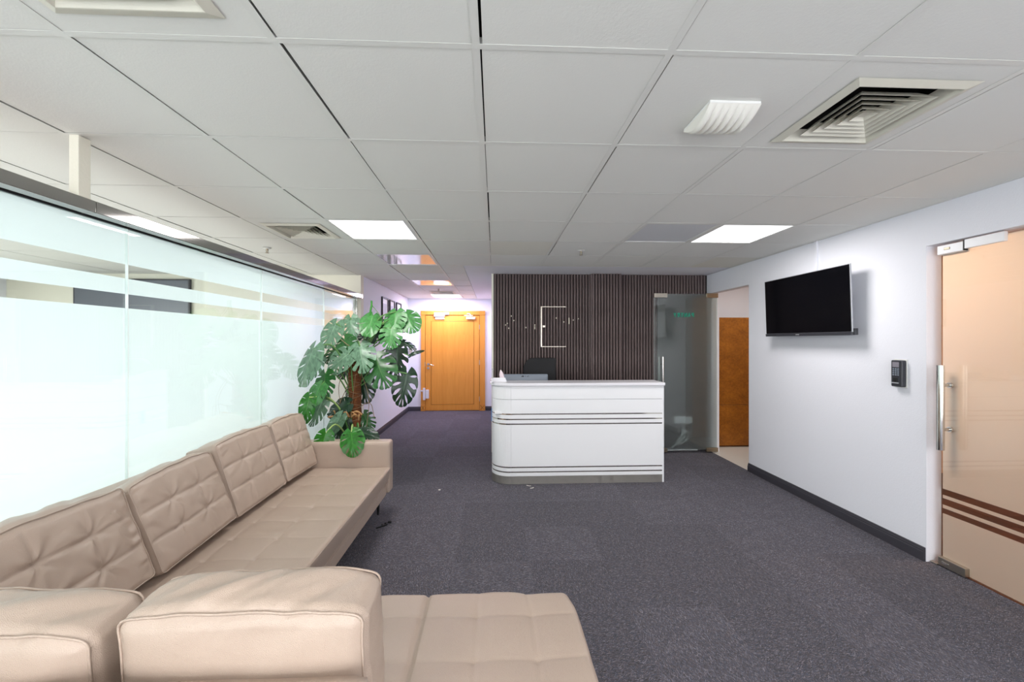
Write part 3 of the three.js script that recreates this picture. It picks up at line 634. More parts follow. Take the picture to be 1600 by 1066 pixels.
// ---------------------------------------------------------------- television, trunking, access reader on the right wall
{
  const t = thing('television', 'black flat television on the white right wall', 'television', [2.88, 1.80, 3.55]);
  const tilt = (g) => g.translate(-2.775, -1.525, 0).rotateZ(2.0 * Math.PI / 180).translate(2.775, 1.525, 0);
  const d0 = 3.045, d1 = 4.045;
  part('cabinet', [tilt(box(2.772, 2.784, 1.535, 2.078, d0, d1, 0.003)), tilt(box(2.784, 2.822, 1.56, 1.98, d0 + 0.16, d1 - 0.16, 0.01))], M.bezel, t);
  part('screen', tilt(box(2.769, 2.775, 1.548, 2.072, d0 + 0.006, d1 - 0.006)), M.screen, t);
  part('lower_bar', tilt(box(2.764, 2.79, 1.520, 1.546, d0 - 0.001, d1 + 0.001, 0.003)), M.darkBar, t);
  const w = tilt(box(2.758, 2.763, 1.528, 1.537, 3.585, 3.625, 0.001)); part('badge', w, M.bezel, t);
  part('speaker_end', tilt(box(2.785, 2.815, 1.52, 1.572, d0 - 0.008, d0 + 0.05, 0.004)), M.darkBar, t);
  part('wall_bracket', [box(2.815, 2.879, 1.68, 1.96, 3.35, 3.39), box(2.815, 2.879, 1.68, 1.96, 3.70, 3.74), box(2.868, 2.879, 1.72, 1.92, 3.30, 3.80)], M.black, t);
  solo('cable_trunking', box(2.862, 2.8795, 2.10, CEIL - 0.001, 3.508, 3.538, 0.002), M.wall, 'thin white cable trunking running up from the television to the ceiling', 'trunking', [2.88, 2.1, 3.52]);
  const r = thing('access_reader', 'dark grey fingerprint reader with keypad on the wall beside the glass door', 'access reader', [2.88, 1.24, 2.77]);
  part('body', box(2.842, 2.879, 1.150, 1.338, 2.728, 2.808, 0.008, 3), M.darkBar, r);
  part('back_plate', box(2.874, 2.8795, 1.143, 1.345, 2.722, 2.815, 0.003), M.plastic, r);
  part('display', box(2.8405, 2.844, 1.288, 1.325, 2.748, 2.795, 0.001), std({ color: 0x8b8790, roughness: 0.2 }), r);
  for (let a = 0; a < 4; a++) for (let b = 0; b < 3; b++) part('key', box(2.8395, 2.844, 1.229 + a * 0.014, 1.239 + a * 0.014, 2.748 + b * 0.017, 2.760 + b * 0.017, 0.002), M.monitor, r);
  part('finger_sensor', [box(2.836, 2.844, 1.182, 1.214, 2.758, 2.786, 0.003)], M.black, r);
  part('sensor_lip', box(2.832, 2.846, 1.173, 1.181, 2.748, 2.796, 0.003), M.bezel, r);
}

// ---------------------------------------------------------------- reception desk
{
  const t = thing('reception_desk', 'white reception desk with a rounded corner and mirrored metal strips', 'desk', [0.86, 0, 4.5]);
  const X1 = 1.746, D0 = 4.18, XS = 0.166, R = 0.196, DS = 4.80;
  const arc = (off) => { const o = []; for (let k = 0; k <= 12; k++) { const a = -Math.PI / 2 - k / 12 * Math.PI / 2; o.push([XS + (R + off) * Math.cos(a), D0 + R + (R + off) * Math.sin(a)]); } return o; };
  const ring = (list, inner) => [...list, ...inner.reverse()];
  const front = (off, th, y0, y1) => box(XS + 0.0012, X1, y0, y1, D0 - off, D0 - off + th);
  const corner = (off, th, y0, y1) => plan(ring([[XS - 0.0012, D0 - off], ...arc(off), [XS - R - off, DS]], [[XS - 0.0012, D0 - off + th], ...arc(off - th), [XS - R - off + th, DS]]), y0, y1);
  const band = (y0, y1) => { part('front_panel', front(0, 0.018, y0, y1), M.laminate, t); part('corner_panel', corner(0, 0.018, y0, y1), M.laminate, t); };
  const strip = (y0, y1) => part('metal_strip', [front(-0.002, 0.016, y0, y1), corner(-0.002, 0.016, y0, y1)], M.mirror, t);
  part('kickplate', [front(0.001, 0.018, 0.002, 0.082), corner(0.001, 0.018, 0.002, 0.082)], M.brushed, t, 'brushed steel kickplate');
  band(0.083, 0.117); strip(0.117, 0.131); band(0.131, 0.166); strip(0.166, 0.180); band(0.180, 0.611); strip(0.611, 0.625); band(0.625, 0.660); strip(0.660, 0.674); band(0.674, 0.713); strip(0.713, 0.727); band(0.727, 0.869); band(0.8725, 1.008);
  part('panel_groove', [front(-0.004, 0.012, 0.869, 0.8725), corner(-0.004, 0.012, 0.869, 0.8725)], M.darkBar, t);
  part('end_panel', box(X1, X1 + 0.018, 0.002, 1.008, D0, DS), M.laminate, t);
  part('countertop', plan([[X1 + 0.024, D0 - 0.02], [XS, D0 - 0.02], ...arc(0.02), [XS - R - 0.02, DS], [XS - R + 0.12, DS], [XS - R + 0.12, 4.50], [XS, 4.46], [X1 + 0.024, 4.46]], 1.010, 1.042, 0.006), M.solid, t);
  part('counter_upstand', profileX([[4.235, 1.043], [DS, 1.043], [DS, 1.15], [4.6, 1.15], [4.32, 1.093], [4.235, 1.085]], -0.034, -0.020), M.solid, t);
  part('counter_upstand', plan([[-0.020, 4.30], [0.10, 4.30], [0.10, 4.312], [-0.020, 4.312]], 1.043, 1.086), M.solid, t);
  part('counter_upstand', (() => { const s = new THREE.Shape([[0.10, 1.043], [0.128, 1.043], [0.112, 1.086], [0.10, 1.086]].map(([x, y]) => new THREE.Vector2(x, y))); return metres(new THREE.ExtrudeGeometry(s, { depth: 0.012, bevelEnabled: false }).translate(0, 0, -4.312)); })(), M.solid, t);
  part('work_surface', box(0.0, X1, 0.72, 0.745, 4.205, 4.86, 0.003), M.laminate, t);
  part('inner_panel', [box(0.0, X1, 0.02, 0.72, 4.40, 4.418), box(-0.012, 0.006, 0.02, 1.0, 4.40, DS)], M.laminate, t);
  solo('blue_tape', box(-0.0365, -0.031, 0.60, 0.735, 4.44, 4.50, 0.002), std({ color: 0x3aa0e8, roughness: 0.5 }), 'small blue tape patch on the left side of the desk', 'tape', [-0.033, 0.66, 4.47]);
}
{
  const t = thing('monitor', 'grey monitor seen from behind, its top edge above the desk counter', 'monitor', [0.34, 0.745, 4.6]);
  const y0 = 0.79, y1 = 1.098, x0 = 0.062, x1 = 0.605;
  part('back_shell', soft(x1 - x0, y1 - y0, 0.03, 0.012, 0.02, (v, s) => { if (s.z > 0) v.z += 0.02 * (1 - s.x * s.x) * (1 - s.y * s.y); }).translate((x0 + x1) / 2, (y0 + y1) / 2, -4.62), M.monitor, t);
  part('display', box(x0 + 0.008, x1 - 0.008, y0 + 0.01, y1 - 0.008, 4.6352, 4.637), M.screen, t);
  part('stand', [cyl(P(0.334, 0.757, 4.60), P(0.334, 0.88, 4.60), 0.022), box(0.22, 0.45, 0.747, 0.757, 4.52, 4.70, 0.004)], M.darkBar, t);
  const L = new TextGeometry('LG', { font, size: 0.028, depth: 0.002, curveSegments: 3 });
  part('logo', [metres((L.index ? L.toNonIndexed() : L).translate(0.342, 1.052, -4.5998)), metres(new THREE.CylinderGeometry(0.0165, 0.0165, 0.002, 20).toNonIndexed().rotateX(Math.PI / 2).translate(0.317, 1.066, -4.599))], M.logo, t, 'dark round emblem and letters');
}
{
  const t = thing('office_chair', 'black office chair pushed in behind the reception desk', 'chair', [0.57, 0, 5.0]);
  const x = 0.575, d = 5.05;
  const s = new THREE.Shape(); s.moveTo(0.185, 0); s.lineTo(0.185, 0.40); s.quadraticCurveTo(0.20, 0.44, 0.19, 0.455); s.quadraticCurveTo(0.18, 0.465, 0.16, 0.465); s.lineTo(-0.10, 0.465); s.quadraticCurveTo(-0.185, 0.44, -0.20, 0.34); s.lineTo(-0.20, 0); s.closePath();
  part('backrest', metres(new THREE.ExtrudeGeometry(s, { depth: 0.03, bevelEnabled: true, bevelSize: 0.01, bevelThickness: 0.012, bevelSegments: 3 }).translate(x - 0.01, 0.79, -d - 0.03).rotateX(0)), M.rubber, t);
  part('seat', soft(0.48, 0.09, 0.46, 0.035, 0.03).translate(x, 0.475, -(d + 0.02 - 0.27)).translate(0, 0, -0.02), M.rubber, t);
  part('back_support', box(x - 0.035, x + 0.035, 0.44, 0.85, d + 0.025, d + 0.05, 0.008), M.black, t);
  part('gas_lift', cyl(P(x, 0.11, d - 0.2), P(x, 0.43, d - 0.2), 0.028), M.black, t);
  for (let k = 0; k < 5; k++) {
    const a = k / 5 * Math.PI * 2 + 0.3, ex = x + 0.29 * Math.cos(a), ed = d - 0.2 + 0.29 * Math.sin(a);
    const leg = part('base_leg', cyl(P(x, 0.115, d - 0.2), P(ex, 0.075, ed), 0.026, 0.018, 10), M.black, t);
    part('caster', cyl(P(ex - 0.02 * Math.sin(a), 0.029, ed + 0.02 * Math.cos(a)), P(ex + 0.02 * Math.sin(a), 0.029, ed - 0.02 * Math.cos(a)), 0.028, 0.028, 14), M.rubber, leg);
  }
  for (const k of [-1, 1]) part('armrest', [box(x + k * 0.26 - 0.03, x + k * 0.26 + 0.03, 0.66, 0.69, d - 0.32, d - 0.06, 0.012), box(x + k * 0.26 - 0.012, x + k * 0.26 + 0.012, 0.46, 0.66, d - 0.22, d - 0.17, 0.005), box(x + k * 0.24 - 0.04, x + k * 0.24 + 0.04, 0.452, 0.47, d - 0.22, d - 0.17, 0.004)], M.black, t);
}
{
  const pts = [[0, 0], [0.022, 0.001], [0.026, 0.03], [0.024, 0.07], [0.014, 0.10], [0.004, 0.118], [0, 0.12]].map(([r, y]) => new THREE.Vector2(r, y));
  solo('tissue', metres(new THREE.LatheGeometry(pts, 16).toNonIndexed().rotateZ(0.18).scale(1, 1, 0.8).translate(-0.055 + 0.14, 1.045, -4.40)), std({ color: 0xf0dfe6, roughness: 0.7 }), 'pale pink folded tissue standing on the left end of the desk', 'tissue', [0.085, 1.043, 4.40]);
}
// ---------------------------------------------------------------- sectional sofa
// stitched tufting: seam lines at the given positions along u and v, buttons where they cross
function tuft(u, v, us, vs, { groove = 0.004, width = 0.006, dip = 0.012, dipWidth = 0.03, puff = 0.006, seed = 1 } = {}) {
  let h = 0, nu = 9, nv = 9;
  for (const a of us) { h -= groove * bell(u - a, width); nu = Math.min(nu, Math.abs(u - a)); }
  for (const b of vs) { h -= groove * bell(v - b, width); nv = Math.min(nv, Math.abs(v - b)); }
  for (const a of us) for (const b of vs) h -= dip * Math.exp(-Math.hypot(u - a, v - b) / dipWidth);
  return h + puff * Math.min(1, nu / 0.06) * Math.min(1, nv / 0.06);
}
const wave = (x, y, s) => (noise(x, y, 997, s) - 0.5) * 2;
{
  const t = thing('sectional_sofa', 'long taupe leather corner sofa with tufted seats and an open chaise end', 'sofa', [-1.3, 0, 2.1]);
  const SEAT = 0.425;
  // seats
  const long = soft(0.80, 0.14, 1.735, 0.026, 0.0085, (v, s) => {
    const X = v.x - 1.26, D = -(v.z) + 2.5875;
    const under = (SEAT - (v.y + SEAT - 0.07)) / 0.14;
    if (s.x > 0.8) v.x -= 0.035 * under;                     // the front leans in towards the floor
    if (v.y > 0.04) v.y += tuft(X, D, [-1.39, -1.155], [1.80, 2.01, 2.22, 2.43, 2.635, 2.835, 3.03, 3.235], { groove: 0.0016, width: 0.005, puff: 0.0025, dip: 0.011, dipWidth: 0.018 }) + 0.002 * wave(X * 9, D * 5, 3) - 0.006 * smooth(0.9, 1, Math.abs(s.z));
  }).translate(-1.26, SEAT - 0.07, -2.5875);
  part('seat_cushion', long, M.leather, t);
  const corner = (x0, x1, us, seed) => soft(x1 - x0, 0.14, 0.85, 0.03, 0.0075, (v, s) => {
    const cx = (x0 + x1) / 2, X = v.x + cx, D = -v.z + 1.292;
    if (v.y > 0.035) v.y += tuft(X, D, us, [1.12, 1.342, 1.56], { groove: 0.002, width: 0.005, puff: 0.003, dip: 0.011, dipWidth: 0.022 }) + 0.002 * wave(X * 6, D * 6, seed) - 0.010 * bell(X + 0.274, 0.006) - 0.004 * bell(X + 0.274, 0.02);
    if (x1 > 0) { const k = smooth(-0.2, 0, s.x - 0.75) * smooth(0.55, 1, -s.z); v.x -= 0.02 * k * k; v.z += 0.012 * k * k; }   // rounded outer corner
    if (s.z < -0.9) v.z += 0.006 * wave(X * 7, 3, seed + 1);
    if (v.y < 0) v.x -= 0.02 * Math.max(0, s.x) ** 6;
  }).translate((x0 + x1) / 2, SEAT - 0.07, -1.292);
  part('seat_cushion', corner(-0.885, 0.326, [-0.69, -0.48, -0.066, 0.142], 12), M.leather, t);
  part('seat_cushion', soft(0.78, 0.14, 0.85, 0.026, 0.03).translate(-1.28, SEAT - 0.07, -1.292), M.leather, t);
  // base and frame
  part('base_frame', [box(-1.845, -0.905, 0.185, 0.284, 0.90, 3.452, 0.012), box(-0.92, 0.285, 0.185, 0.284, 0.87, 1.685, 0.012)], M.leather, t);
  const slab = (x0, x1, y0, y1, d0, d1, r = 0.022) => soft(x1 - x0, y1 - y0, d1 - d0, r, 0.035, (v) => { v.y += 0.002 * wave(v.x * 8 + 3, v.z * 8, 5); }).translate((x0 + x1) / 2, (y0 + y1) / 2, -(d0 + d1) / 2);
  part('back_frame', slab(-1.862, -1.752, 0.185, 0.785, 0.862, 2.515), M.leather, t); part('back_frame', slab(-1.862, -1.742, 0.185, 0.808, 2.52, 3.575), M.leather, t);
  part('back_frame', slab(-1.862, -0.252, 0.185, 0.792, 0.755, 0.858), M.leather, t);
  part('armrest', soft(0.86, 0.435, 0.128, 0.024, 0.014, (v, s) => { v.z += 0.006 * (1 - s.x * s.x) * (1 - s.y * s.y) * Math.sign(s.z); v.y += 0.004 * (1 - s.x * s.x) * (s.y > 0 ? 1 : 0); }).translate(-1.31, 0.41, -3.517), M.leather, t);
  for (const [x, d] of [[-0.99, 3.50], [-1.78, 3.50], [0.21, 1.60], [0.21, 0.83], [-1.78, 0.83], [-0.86, 2.2]]) part('leg', cyl(P(x, 0.001, d), P(x + 0.004, 0.187, d), 0.009, 0.019, 14), M.black, t);
  // piping along the seat edge and the far back frames
  for (const pts of [[P(-0.866, SEAT - 0.006, 1.74), P(-0.866, SEAT - 0.006, 2.6), P(-0.866, SEAT - 0.006, 3.44)], [P(-0.885, SEAT - 0.13, 1.74), P(-0.885, SEAT - 0.13, 2.6), P(-0.885, SEAT - 0.13, 3.44)], [P(-1.757, 0.778, 0.9), P(-1.757, 0.779, 1.7), P(-1.757, 0.778, 2.5)], [P(-1.747, 0.801, 2.53), P(-1.747, 0.802, 3.0), P(-1.747, 0.801, 3.56)]]) part('piping', tube(pts, 0.0026, 30, 6), M.leather, t);
}
// loose back cushions: tufted front, boxed border with piped seams
function backCushion(label, w, h, th, opt, place, group = 'loose back cushions on the corner sofa') {
  const { seed = 1, slouch = 0, wrinkle = 1, grid = true } = opt;
  const us = grid ? [-w / 6, w / 6] : [], vs = grid ? [-h * 0.14, h * 0.17] : [];
  const shape = (v, s) => {
    const face = 1 - s.x * s.x, up = 1 - s.y * s.y, out = Math.pow(Math.max(0, face), 0.75) * Math.pow(Math.max(0, up), 0.75);
    const rim = 1 - Math.max(Math.abs(s.x), Math.abs(s.y));
    if (s.z > 0.55) {
      v.z += 0.020 * out;
      if (grid) {
        let h = 0;
        for (const a of us) h -= 0.0022 * bell(v.x - a, 0.005);
        for (const b of vs) h -= 0.0075 * bell(v.y - b, 0.0055) + 0.004 * bell(v.y - b, 0.022);
        for (const a of us) for (const b of vs) {                // buttons, with pulls of the leather fanning out from them
          const q = Math.hypot(v.x - a, v.y - b), th = Math.atan2(v.y - b, v.x - a), k = seed + a * 90 + b * 70;
          h -= 0.013 * Math.exp(-q / 0.022);
          h += wrinkle * 0.0075 * (0.6 * Math.sin(5 * th + k) + 0.4 * Math.sin(9 * th + 2 * k)) * Math.exp(-q / 0.055) * smooth(0.004, 0.03, q);
        }
        v.z += h * smooth(0, 0.12, rim);
      }
      v.z += wrinkle * 0.0035 * wave(v.x * 14 + 3 * wave(v.y * 6, v.x * 4, seed), v.y * 5, seed + 2) * smooth(0, 0.2, rim);
      v.z += wrinkle * 0.006 * wave(v.y * 38 + 3 * wave(v.x * 8, v.y * 4, seed + 5), v.x * 3, seed + 6) * bell(Math.abs(s.x) - 0.86, 0.16) * smooth(0, 0.10, rim);
    } else if (s.z < -0.55) v.z -= 0.026 * out - wrinkle * 0.006 * wave(v.x * 10 + v.y * 8, v.y * 5, seed + 7) * smooth(0, 0.2, rim);
    if (s.y > 0.6) v.y += 0.016 * face * Math.sqrt(Math.max(0, 1 - s.z * s.z)) + wrinkle * (0.009 * wave(v.x * 8 + v.z * 18, v.z * 6, seed + 3) + 0.005 * wave(v.x * 24 + v.z * 26, v.z * 7, seed + 4)) * Math.sqrt(Math.max(0, face));
    if (Math.abs(s.x) > 0.75) v.x += Math.sign(s.x) * (0.004 * up * (1 - s.z * s.z) + wrinkle * 0.002 * wave(v.y * 18, v.z * 22, seed + 9));
    // the leather dips on both sides of each corded seam, and the upper corners sag
    const ex = w / 2 - Math.abs(s.x) * w / 2, ey = h / 2 - Math.abs(s.y) * h / 2, ez = th / 2 - Math.abs(s.z) * th / 2;
    const seam = 0.0035 * (bell(Math.min(ex, ey) - 0.013, 0.005) * (Math.abs(s.z) > 0.9 ? 1 : 0));
    v.z -= Math.sign(s.z) * seam;
    if (Math.max(Math.abs(s.x), Math.abs(s.y)) > 0.97) { const k = 0.0035 * bell(ez - 0.013, 0.005); if (ex < ey) v.x -= Math.sign(s.x) * k; else v.y -= Math.sign(s.y) * k; }
    if (s.y > 0) v.y -= 0.014 * Math.pow(Math.abs(s.x), 6) * s.y;
    v.y -= slouch * (v.x / w + 0.5) * 0.0 + slouch * 0.5 * (s.x * s.x) * Math.max(0, s.y) ;
    v.z += 0.02 * s.y * s.y * (s.y > 0 ? 1 : 0) * 0;
  };
  const g = soft(w, h, th, 0.026, opt.step || 0.0075, shape);
  const m = place;                                            // Matrix4 in the room
  const pos = new THREE.Vector3().setFromMatrixPosition(m);
  const t = thing('back_cushion', label, 'cushion', [pos.x, pos.y, -pos.z], group);
  part('cover', g.applyMatrix4(m), M.leather, t);
  const r = 0.009, loop = (z) => {
    const p = [], hw = w / 2 - 0.0066, hh = h / 2 - 0.0066;
    const add = (x, y) => { const v = new THREE.Vector3(x, y, z), s = new THREE.Vector3(x / (w / 2), y / (h / 2), z / (th / 2)); shape(v, s); v.x += Math.sign(x) * 0.0; p.push(v.applyMatrix4(m)); };
    const n = 14;
    for (let k = 0; k < n; k++) add(lerp(-hw + r, hw - r, k / (n - 1)), hh);
    for (let k = 0; k < n; k++) add(hw, lerp(hh - r, -hh + r, k / (n - 1)));
    for (let k = 0; k < n; k++) add(lerp(hw - r, -hw + r, k / (n - 1)), -hh);
    for (let k = 0; k < n; k++) add(-hw, lerp(-hh + r, hh - r, k / (n - 1)));
    return metres(new THREE.TubeGeometry(new THREE.CatmullRomCurve3(p, true), 220, 0.0028, 6, true).toNonIndexed());
  };
  const e = th / 2 - 0.0066;
  part('piping', loop(e), M.leather, t); part('piping', loop(-e), M.leather, t);
  return t;
}
function facing(x, y, d, yaw, lean, roll = 0) {              // front (+z of the cushion) turned by yaw about up, leaning back
  const m = new THREE.Matrix4().makeTranslation(x, y, -d);
  m.multiply(new THREE.Matrix4().makeRotationY(yaw)).multiply(new THREE.Matrix4().makeRotationX(-lean)).multiply(new THREE.Matrix4().makeRotationZ(roll));
  return m;
}
const EAST = Math.PI / 2;
backCushion('leather back cushion at the far end of the sofa next to the armrest and plant', 0.485, 0.445, 0.165, { seed: 3, wrinkle: 1.1 }, facing(-1.605, 0.655, 3.203, EAST, 0.30, -0.02));
backCushion('tufted leather back cushion, second from the armrest', 0.555, 0.45, 0.165, { seed: 14, wrinkle: 0.8 }, facing(-1.605, 0.655, 2.665, EAST, 0.30, 0.015));
backCushion('slouching leather back cushion, third from the armrest', 0.53, 0.42, 0.165, { seed: 25, wrinkle: 1.2 }, facing(-1.59, 0.636, 2.09, EAST, 0.34, 0.05));
backCushion('creased leather back cushion in the sofa corner, fourth from the armrest', 0.58, 0.42, 0.165, { seed: 37, wrinkle: 1.6 }, facing(-1.585, 0.636, 1.515, EAST, 0.34, 0.03));
backCushion('plain back of the nearest leather cushion, at the bottom middle of the picture', 0.515, 0.475, 0.15, { seed: 48, wrinkle: 1.1, step: 0.008 }, facing(-0.535, 0.672, 0.975, Math.PI, 0.10, 0.0));
backCushion('leather cushion seen from behind in the bottom left corner of the picture', 0.62, 0.445, 0.15, { seed: 59, wrinkle: 1.1, step: 0.008 }, facing(-1.155, 0.652, 0.975, Math.PI, 0.10, 0.01));

// ---------------------------------------------------------------- monstera on a moss pole
// a split leaf: base at the origin, tip at +y, upper face +z; each half is a fan of lobes between the side veins
function leafGeometry({ L, W = 0.95, lobes = 6, slit = 0.8, from = 0.42, droop = 0.2, fold = 0.25, curl = 0.1, shut = 0, seed = 1 }) {
  const key = [[0, 0.30], [0.14, 0.43], [0.32, 0.52], [0.52, 0.50], [0.72, 0.40], [0.88, 0.27], [1, 0.17]];
  const len = (u) => { for (let k = 0; k + 1 < key.length; k++) if (u <= key[k + 1][0]) return lerp(key[k][1], key[k + 1][1], (u - key[k][0]) / (key[k + 1][0] - key[k][0])); return 0.17; };
  const point = (side, u, t) => {
    const m = 0.83 * Math.pow(u, 1.15), a = lerp(2.75, 0.0, Math.pow(u, 0.62)), l = len(u), sweep = 0.12 * t * t * l;
    let x = side * W * l * t * Math.sin(a), y = m + l * t * Math.cos(a) + sweep;
    let z = -fold * Math.abs(x) * (1 - 0.4 * t) - droop * y * Math.abs(y) + curl * (noise(u * 7 + seed, t * 2, 97, seed) - 0.5) * t;
    if (y < 0) z = -fold * Math.abs(x) - 0.3 * y * y;
    return [x * L, y * L, z * L];
  };
  const pos = [], uv = [], r = mulberry(seed * 77 + 5);
  const cuts = [0]; for (let k = 1; k < lobes; k++) cuts.push(k / lobes + (r() - 0.5) * 0.03); cuts.push(1);
  for (const side of [-1, 1]) {
    const gaps = cuts.map((c, k) => (k === 0 || k === lobes ? 0 : slit * (0.35 + 0.65 * r()) * (k === 1 ? 0.6 : 1)));
    for (let k = 0; k < lobes; k++) {
      const nu = 5, nt = 9, grid = [];
      for (let b = 0; b <= nt; b++) for (let a = 0; a <= nu; a++) {
        const t = b / nt, s = a / nu, open = smooth(from, from + 0.22, t) * (1 - shut * smooth(0.80, 0.97, t));
        const ua = cuts[k] + gaps[k] * 0.042 * open, ub = cuts[k + 1] - gaps[k + 1] * 0.042 * open, u = lerp(ua, ub, s);
        const round = 1 - 0.16 * Math.abs(2 * s - 1) ** 3 * (gaps[k] + gaps[k + 1]) * 0.25;
        grid.push([point(side, u, t * round), [0.5 + side * 0.5 * t, u]]);
      }
      for (let b = 0; b < nt; b++) for (let a = 0; a < nu; a++) {
        const i = b * (nu + 1) + a, q = [i, i + 1, i + nu + 2, i, i + nu + 2, i + nu + 1];
        if (side < 0) q.reverse();
        for (const n of q) { pos.push(...grid[n][0]); uv.push(...grid[n][1]); }
      }
    }
  }
  const g = new THREE.BufferGeometry();
  g.setAttribute('position', new THREE.Float32BufferAttribute(pos, 3)); g.setAttribute('uv', new THREE.Float32BufferAttribute(uv, 2));
  return weld(g);
}
{
  const PX = -1.345, PD = 3.98;
  const t = thing('potted_monstera', 'large split-leaf plant on a brown coir pole behind the sofa armrest', 'plant', [PX, 0, PD]);
  part('pot', metres(new THREE.LatheGeometry([[0, 0.002], [0.13, 0.002], [0.15, 0.02], [0.185, 0.36], [0.195, 0.365], [0.195, 0.40], [0.178, 0.40], [0.172, 0.37], [0, 0.37]].map(([r, y]) => new THREE.Vector2(r, y)), 36).toNonIndexed().translate(PX - 0.02, 0, -PD)), M.pot, t, 'white round pot');
  part('soil', metres(new THREE.CylinderGeometry(0.17, 0.17, 0.01, 30).toNonIndexed().translate(PX - 0.02, 0.376, -PD)), M.soil, t);
  const pole = part('moss_pole', metres(soft(0.118, 0.96, 0.118, 0.058, 0.02, (v) => { const a = Math.atan2(v.z, v.x); v.multiplyScalar(1); const k = 1 + 0.08 * wave(a * 2 + 9, v.y * 14, 61) ; v.x *= k; v.z *= k; }).translate(PX, 0.85, -PD)), M.coir, t);
  for (let k = 0; k < 2; k++) { const p = []; for (let s = 0; s <= 60; s++) { const a = s / 60 * Math.PI * 16 * (k ? -1 : 1); p.push(P(PX + 0.061 * Math.cos(a), 0.42 + 0.86 * s / 60, PD + 0.061 * Math.sin(a))); } part('binding_cord', tube(p, 0.0022, 400, 5), M.root, pole); }
  // leaves: [base px, base py, base depth, tip px, tip py, tip depth, width ratio, colour, slit, droop, fold, face x, face y] with the picture only used to find the places in the room
  const at = (u, v, b) => { const a = (u - 800) / 636.4 * b, c = Math.cos(0.0424), s = Math.sin(0.0424); return P(c * a + s * b, EYE + (533 - v) / 636.4 * b, -s * a + c * b); };
  const list = [
    [525, 506, 3.92, 507, 541, 3.86, 0.95, 3, .55, .1, .2, -.2, .5], [548, 497, 3.95, 548, 528, 3.88, 0.88, 3, .7, .1, .25, 0, .3],
    [583, 493, 3.98, 573, 521, 3.80, 0.75, 4, .25, .1, .3, .3, .4], [619, 487, 4.02, 613, 514, 3.92, 1.15, 4, .6, .15, .2, -.2, .6],
    [634, 490, 4.05, 647, 516, 3.95, 1.05, 4, .45, .1, .2, .2, .5], [612, 512, 3.88, 608, 543, 3.80, 1.05, 4, .8, .1, .2, .1, .5],
    [600, 521, 3.98, 556, 529, 4.10, 0.6, 1, 1, .1, .3, 0, -.6], [538, 530, 3.86, 550, 560, 3.78, 0.95, 0, .4, .15, .25, -.3, .6],
    [562, 541, 3.82, 567, 579, 3.70, 1.0, 3, .95, .1, .2, 0, .45], [546, 552, 3.78, 511, 577, 3.74, 1.0, 3, .8, .15, .2, -.1, .6],
    [587, 560, 3.84, 603, 603, 3.74, 1.05, 0, 1.15, .1, .22, .1, .3], [621, 541, 3.95, 622, 590, 3.88, 0.72, 1, .9, .25, .35, .5, .2],
    [636, 584, 3.92, 626, 633, 3.86, 0.78, 1, 1.1, .15, .3, .2, .3], [490, 545, 3.62, 466, 600, 3.54, 0.78, 3, .55, .1, .3, -.5, .5],
    [508, 584, 3.74, 505, 620, 3.66, 0.95, 0, 1, .15, .25, -.3, .4], [502, 601, 3.70, 482, 632, 3.62, 0.85, 4, .35, .15, .3, -.2, .5],
    [483, 621, 3.62, 474, 659, 3.54, 0.62, 2, .5, .3, .3, .3, .3], [506, 622, 3.72, 486, 665, 3.66, 0.55, 3, .6, .15, .45, .4, .1],
    [543, 632, 3.80, 511, 648, 3.84, 0.8, 1, .25, .1, .2, -.1, .5], [540, 658, 3.84, 525, 685, 3.80, 1.0, 1, .25, .1, .2, 0, .4],
    [509, 677, 3.43, 499, 709, 3.37, 0.95, 2, .6, .12, .25, .1, .4], [549, 676, 3.42, 552, 711, 3.33, 1.0, 2, .75, .12, .2, .1, .4],
    [561, 675, 3.52, 589, 684, 3.48, 0.75, 1, .6, .1, .2, 0, .7], [568, 647, 3.94, 579, 671, 3.88, 0.95, 0, 1, .2, .3, .2, .3],
    [566, 588, 4.08, 572, 628, 4.02, 0.85, 1, 1, .1, .2, .2, .2], [549, 598, 4.06, 540, 618, 4.02, 0.6, 1, .6, .1, .3, -.4, .2],
    [556, 570, 4.04, 525, 588, 4.08, 0.65, 1, .9, .1, .2, 0, .2], [527, 545, 4.0, 508, 566, 3.98, 0.9, 0, 1, .1, .2, -.2, .3],
    [622, 500, 4.10, 632, 517, 4.06, 0.9, 2, .3, .1, .3, 0, .3], [500, 560, 3.98, 478, 590, 3.96, 0.8, 3, .8, .1, .2, -.2, .3],
    [596, 508, 4.06, 574, 532, 4.12, 0.8, 1, 1, .1, .3, 0, .1], [640, 556, 4.0, 655, 545, 3.98, 0.35, 1, .3, .6, .4, 0, .6],
    [624, 533, 4.04, 646, 540, 3.98, 0.5, 1, .9, .4, .3, 0, .7], [533, 650, 3.74, 512, 680, 3.70, 0.6, 3, .3, .2, .4, .3, .3],
  ];
  const stems = [];
  list.forEach(([u0, v0, b0, u1, v1, b1, W, col, slit, droop, fold, fx, fy], k) => {
    const a = at(u0, v0, b0), z = at(u1, v1, b1), axis = z.clone().sub(a), L = axis.length() * 1.05; axis.normalize();
    const n = new THREE.Vector3(fx, fy, 1); n.addScaledVector(axis, -n.dot(axis)).normalize();
    const g = leafGeometry({ L, W, slit, droop, fold, curl: 0.10, shut: k % 3 === 0 ? 1 : k % 3 === 1 ? 0.7 : 0, from: slit > 1 ? 0.3 : 0.42, lobes: slit < 0.4 ? 5 : 6 + (k % 2), seed: k + 3 });
    g.applyMatrix4(new THREE.Matrix4().makeBasis(new THREE.Vector3().crossVectors(axis, n), axis, n).setPosition(a));
    part('leaf', g, M.leaves[col], t);
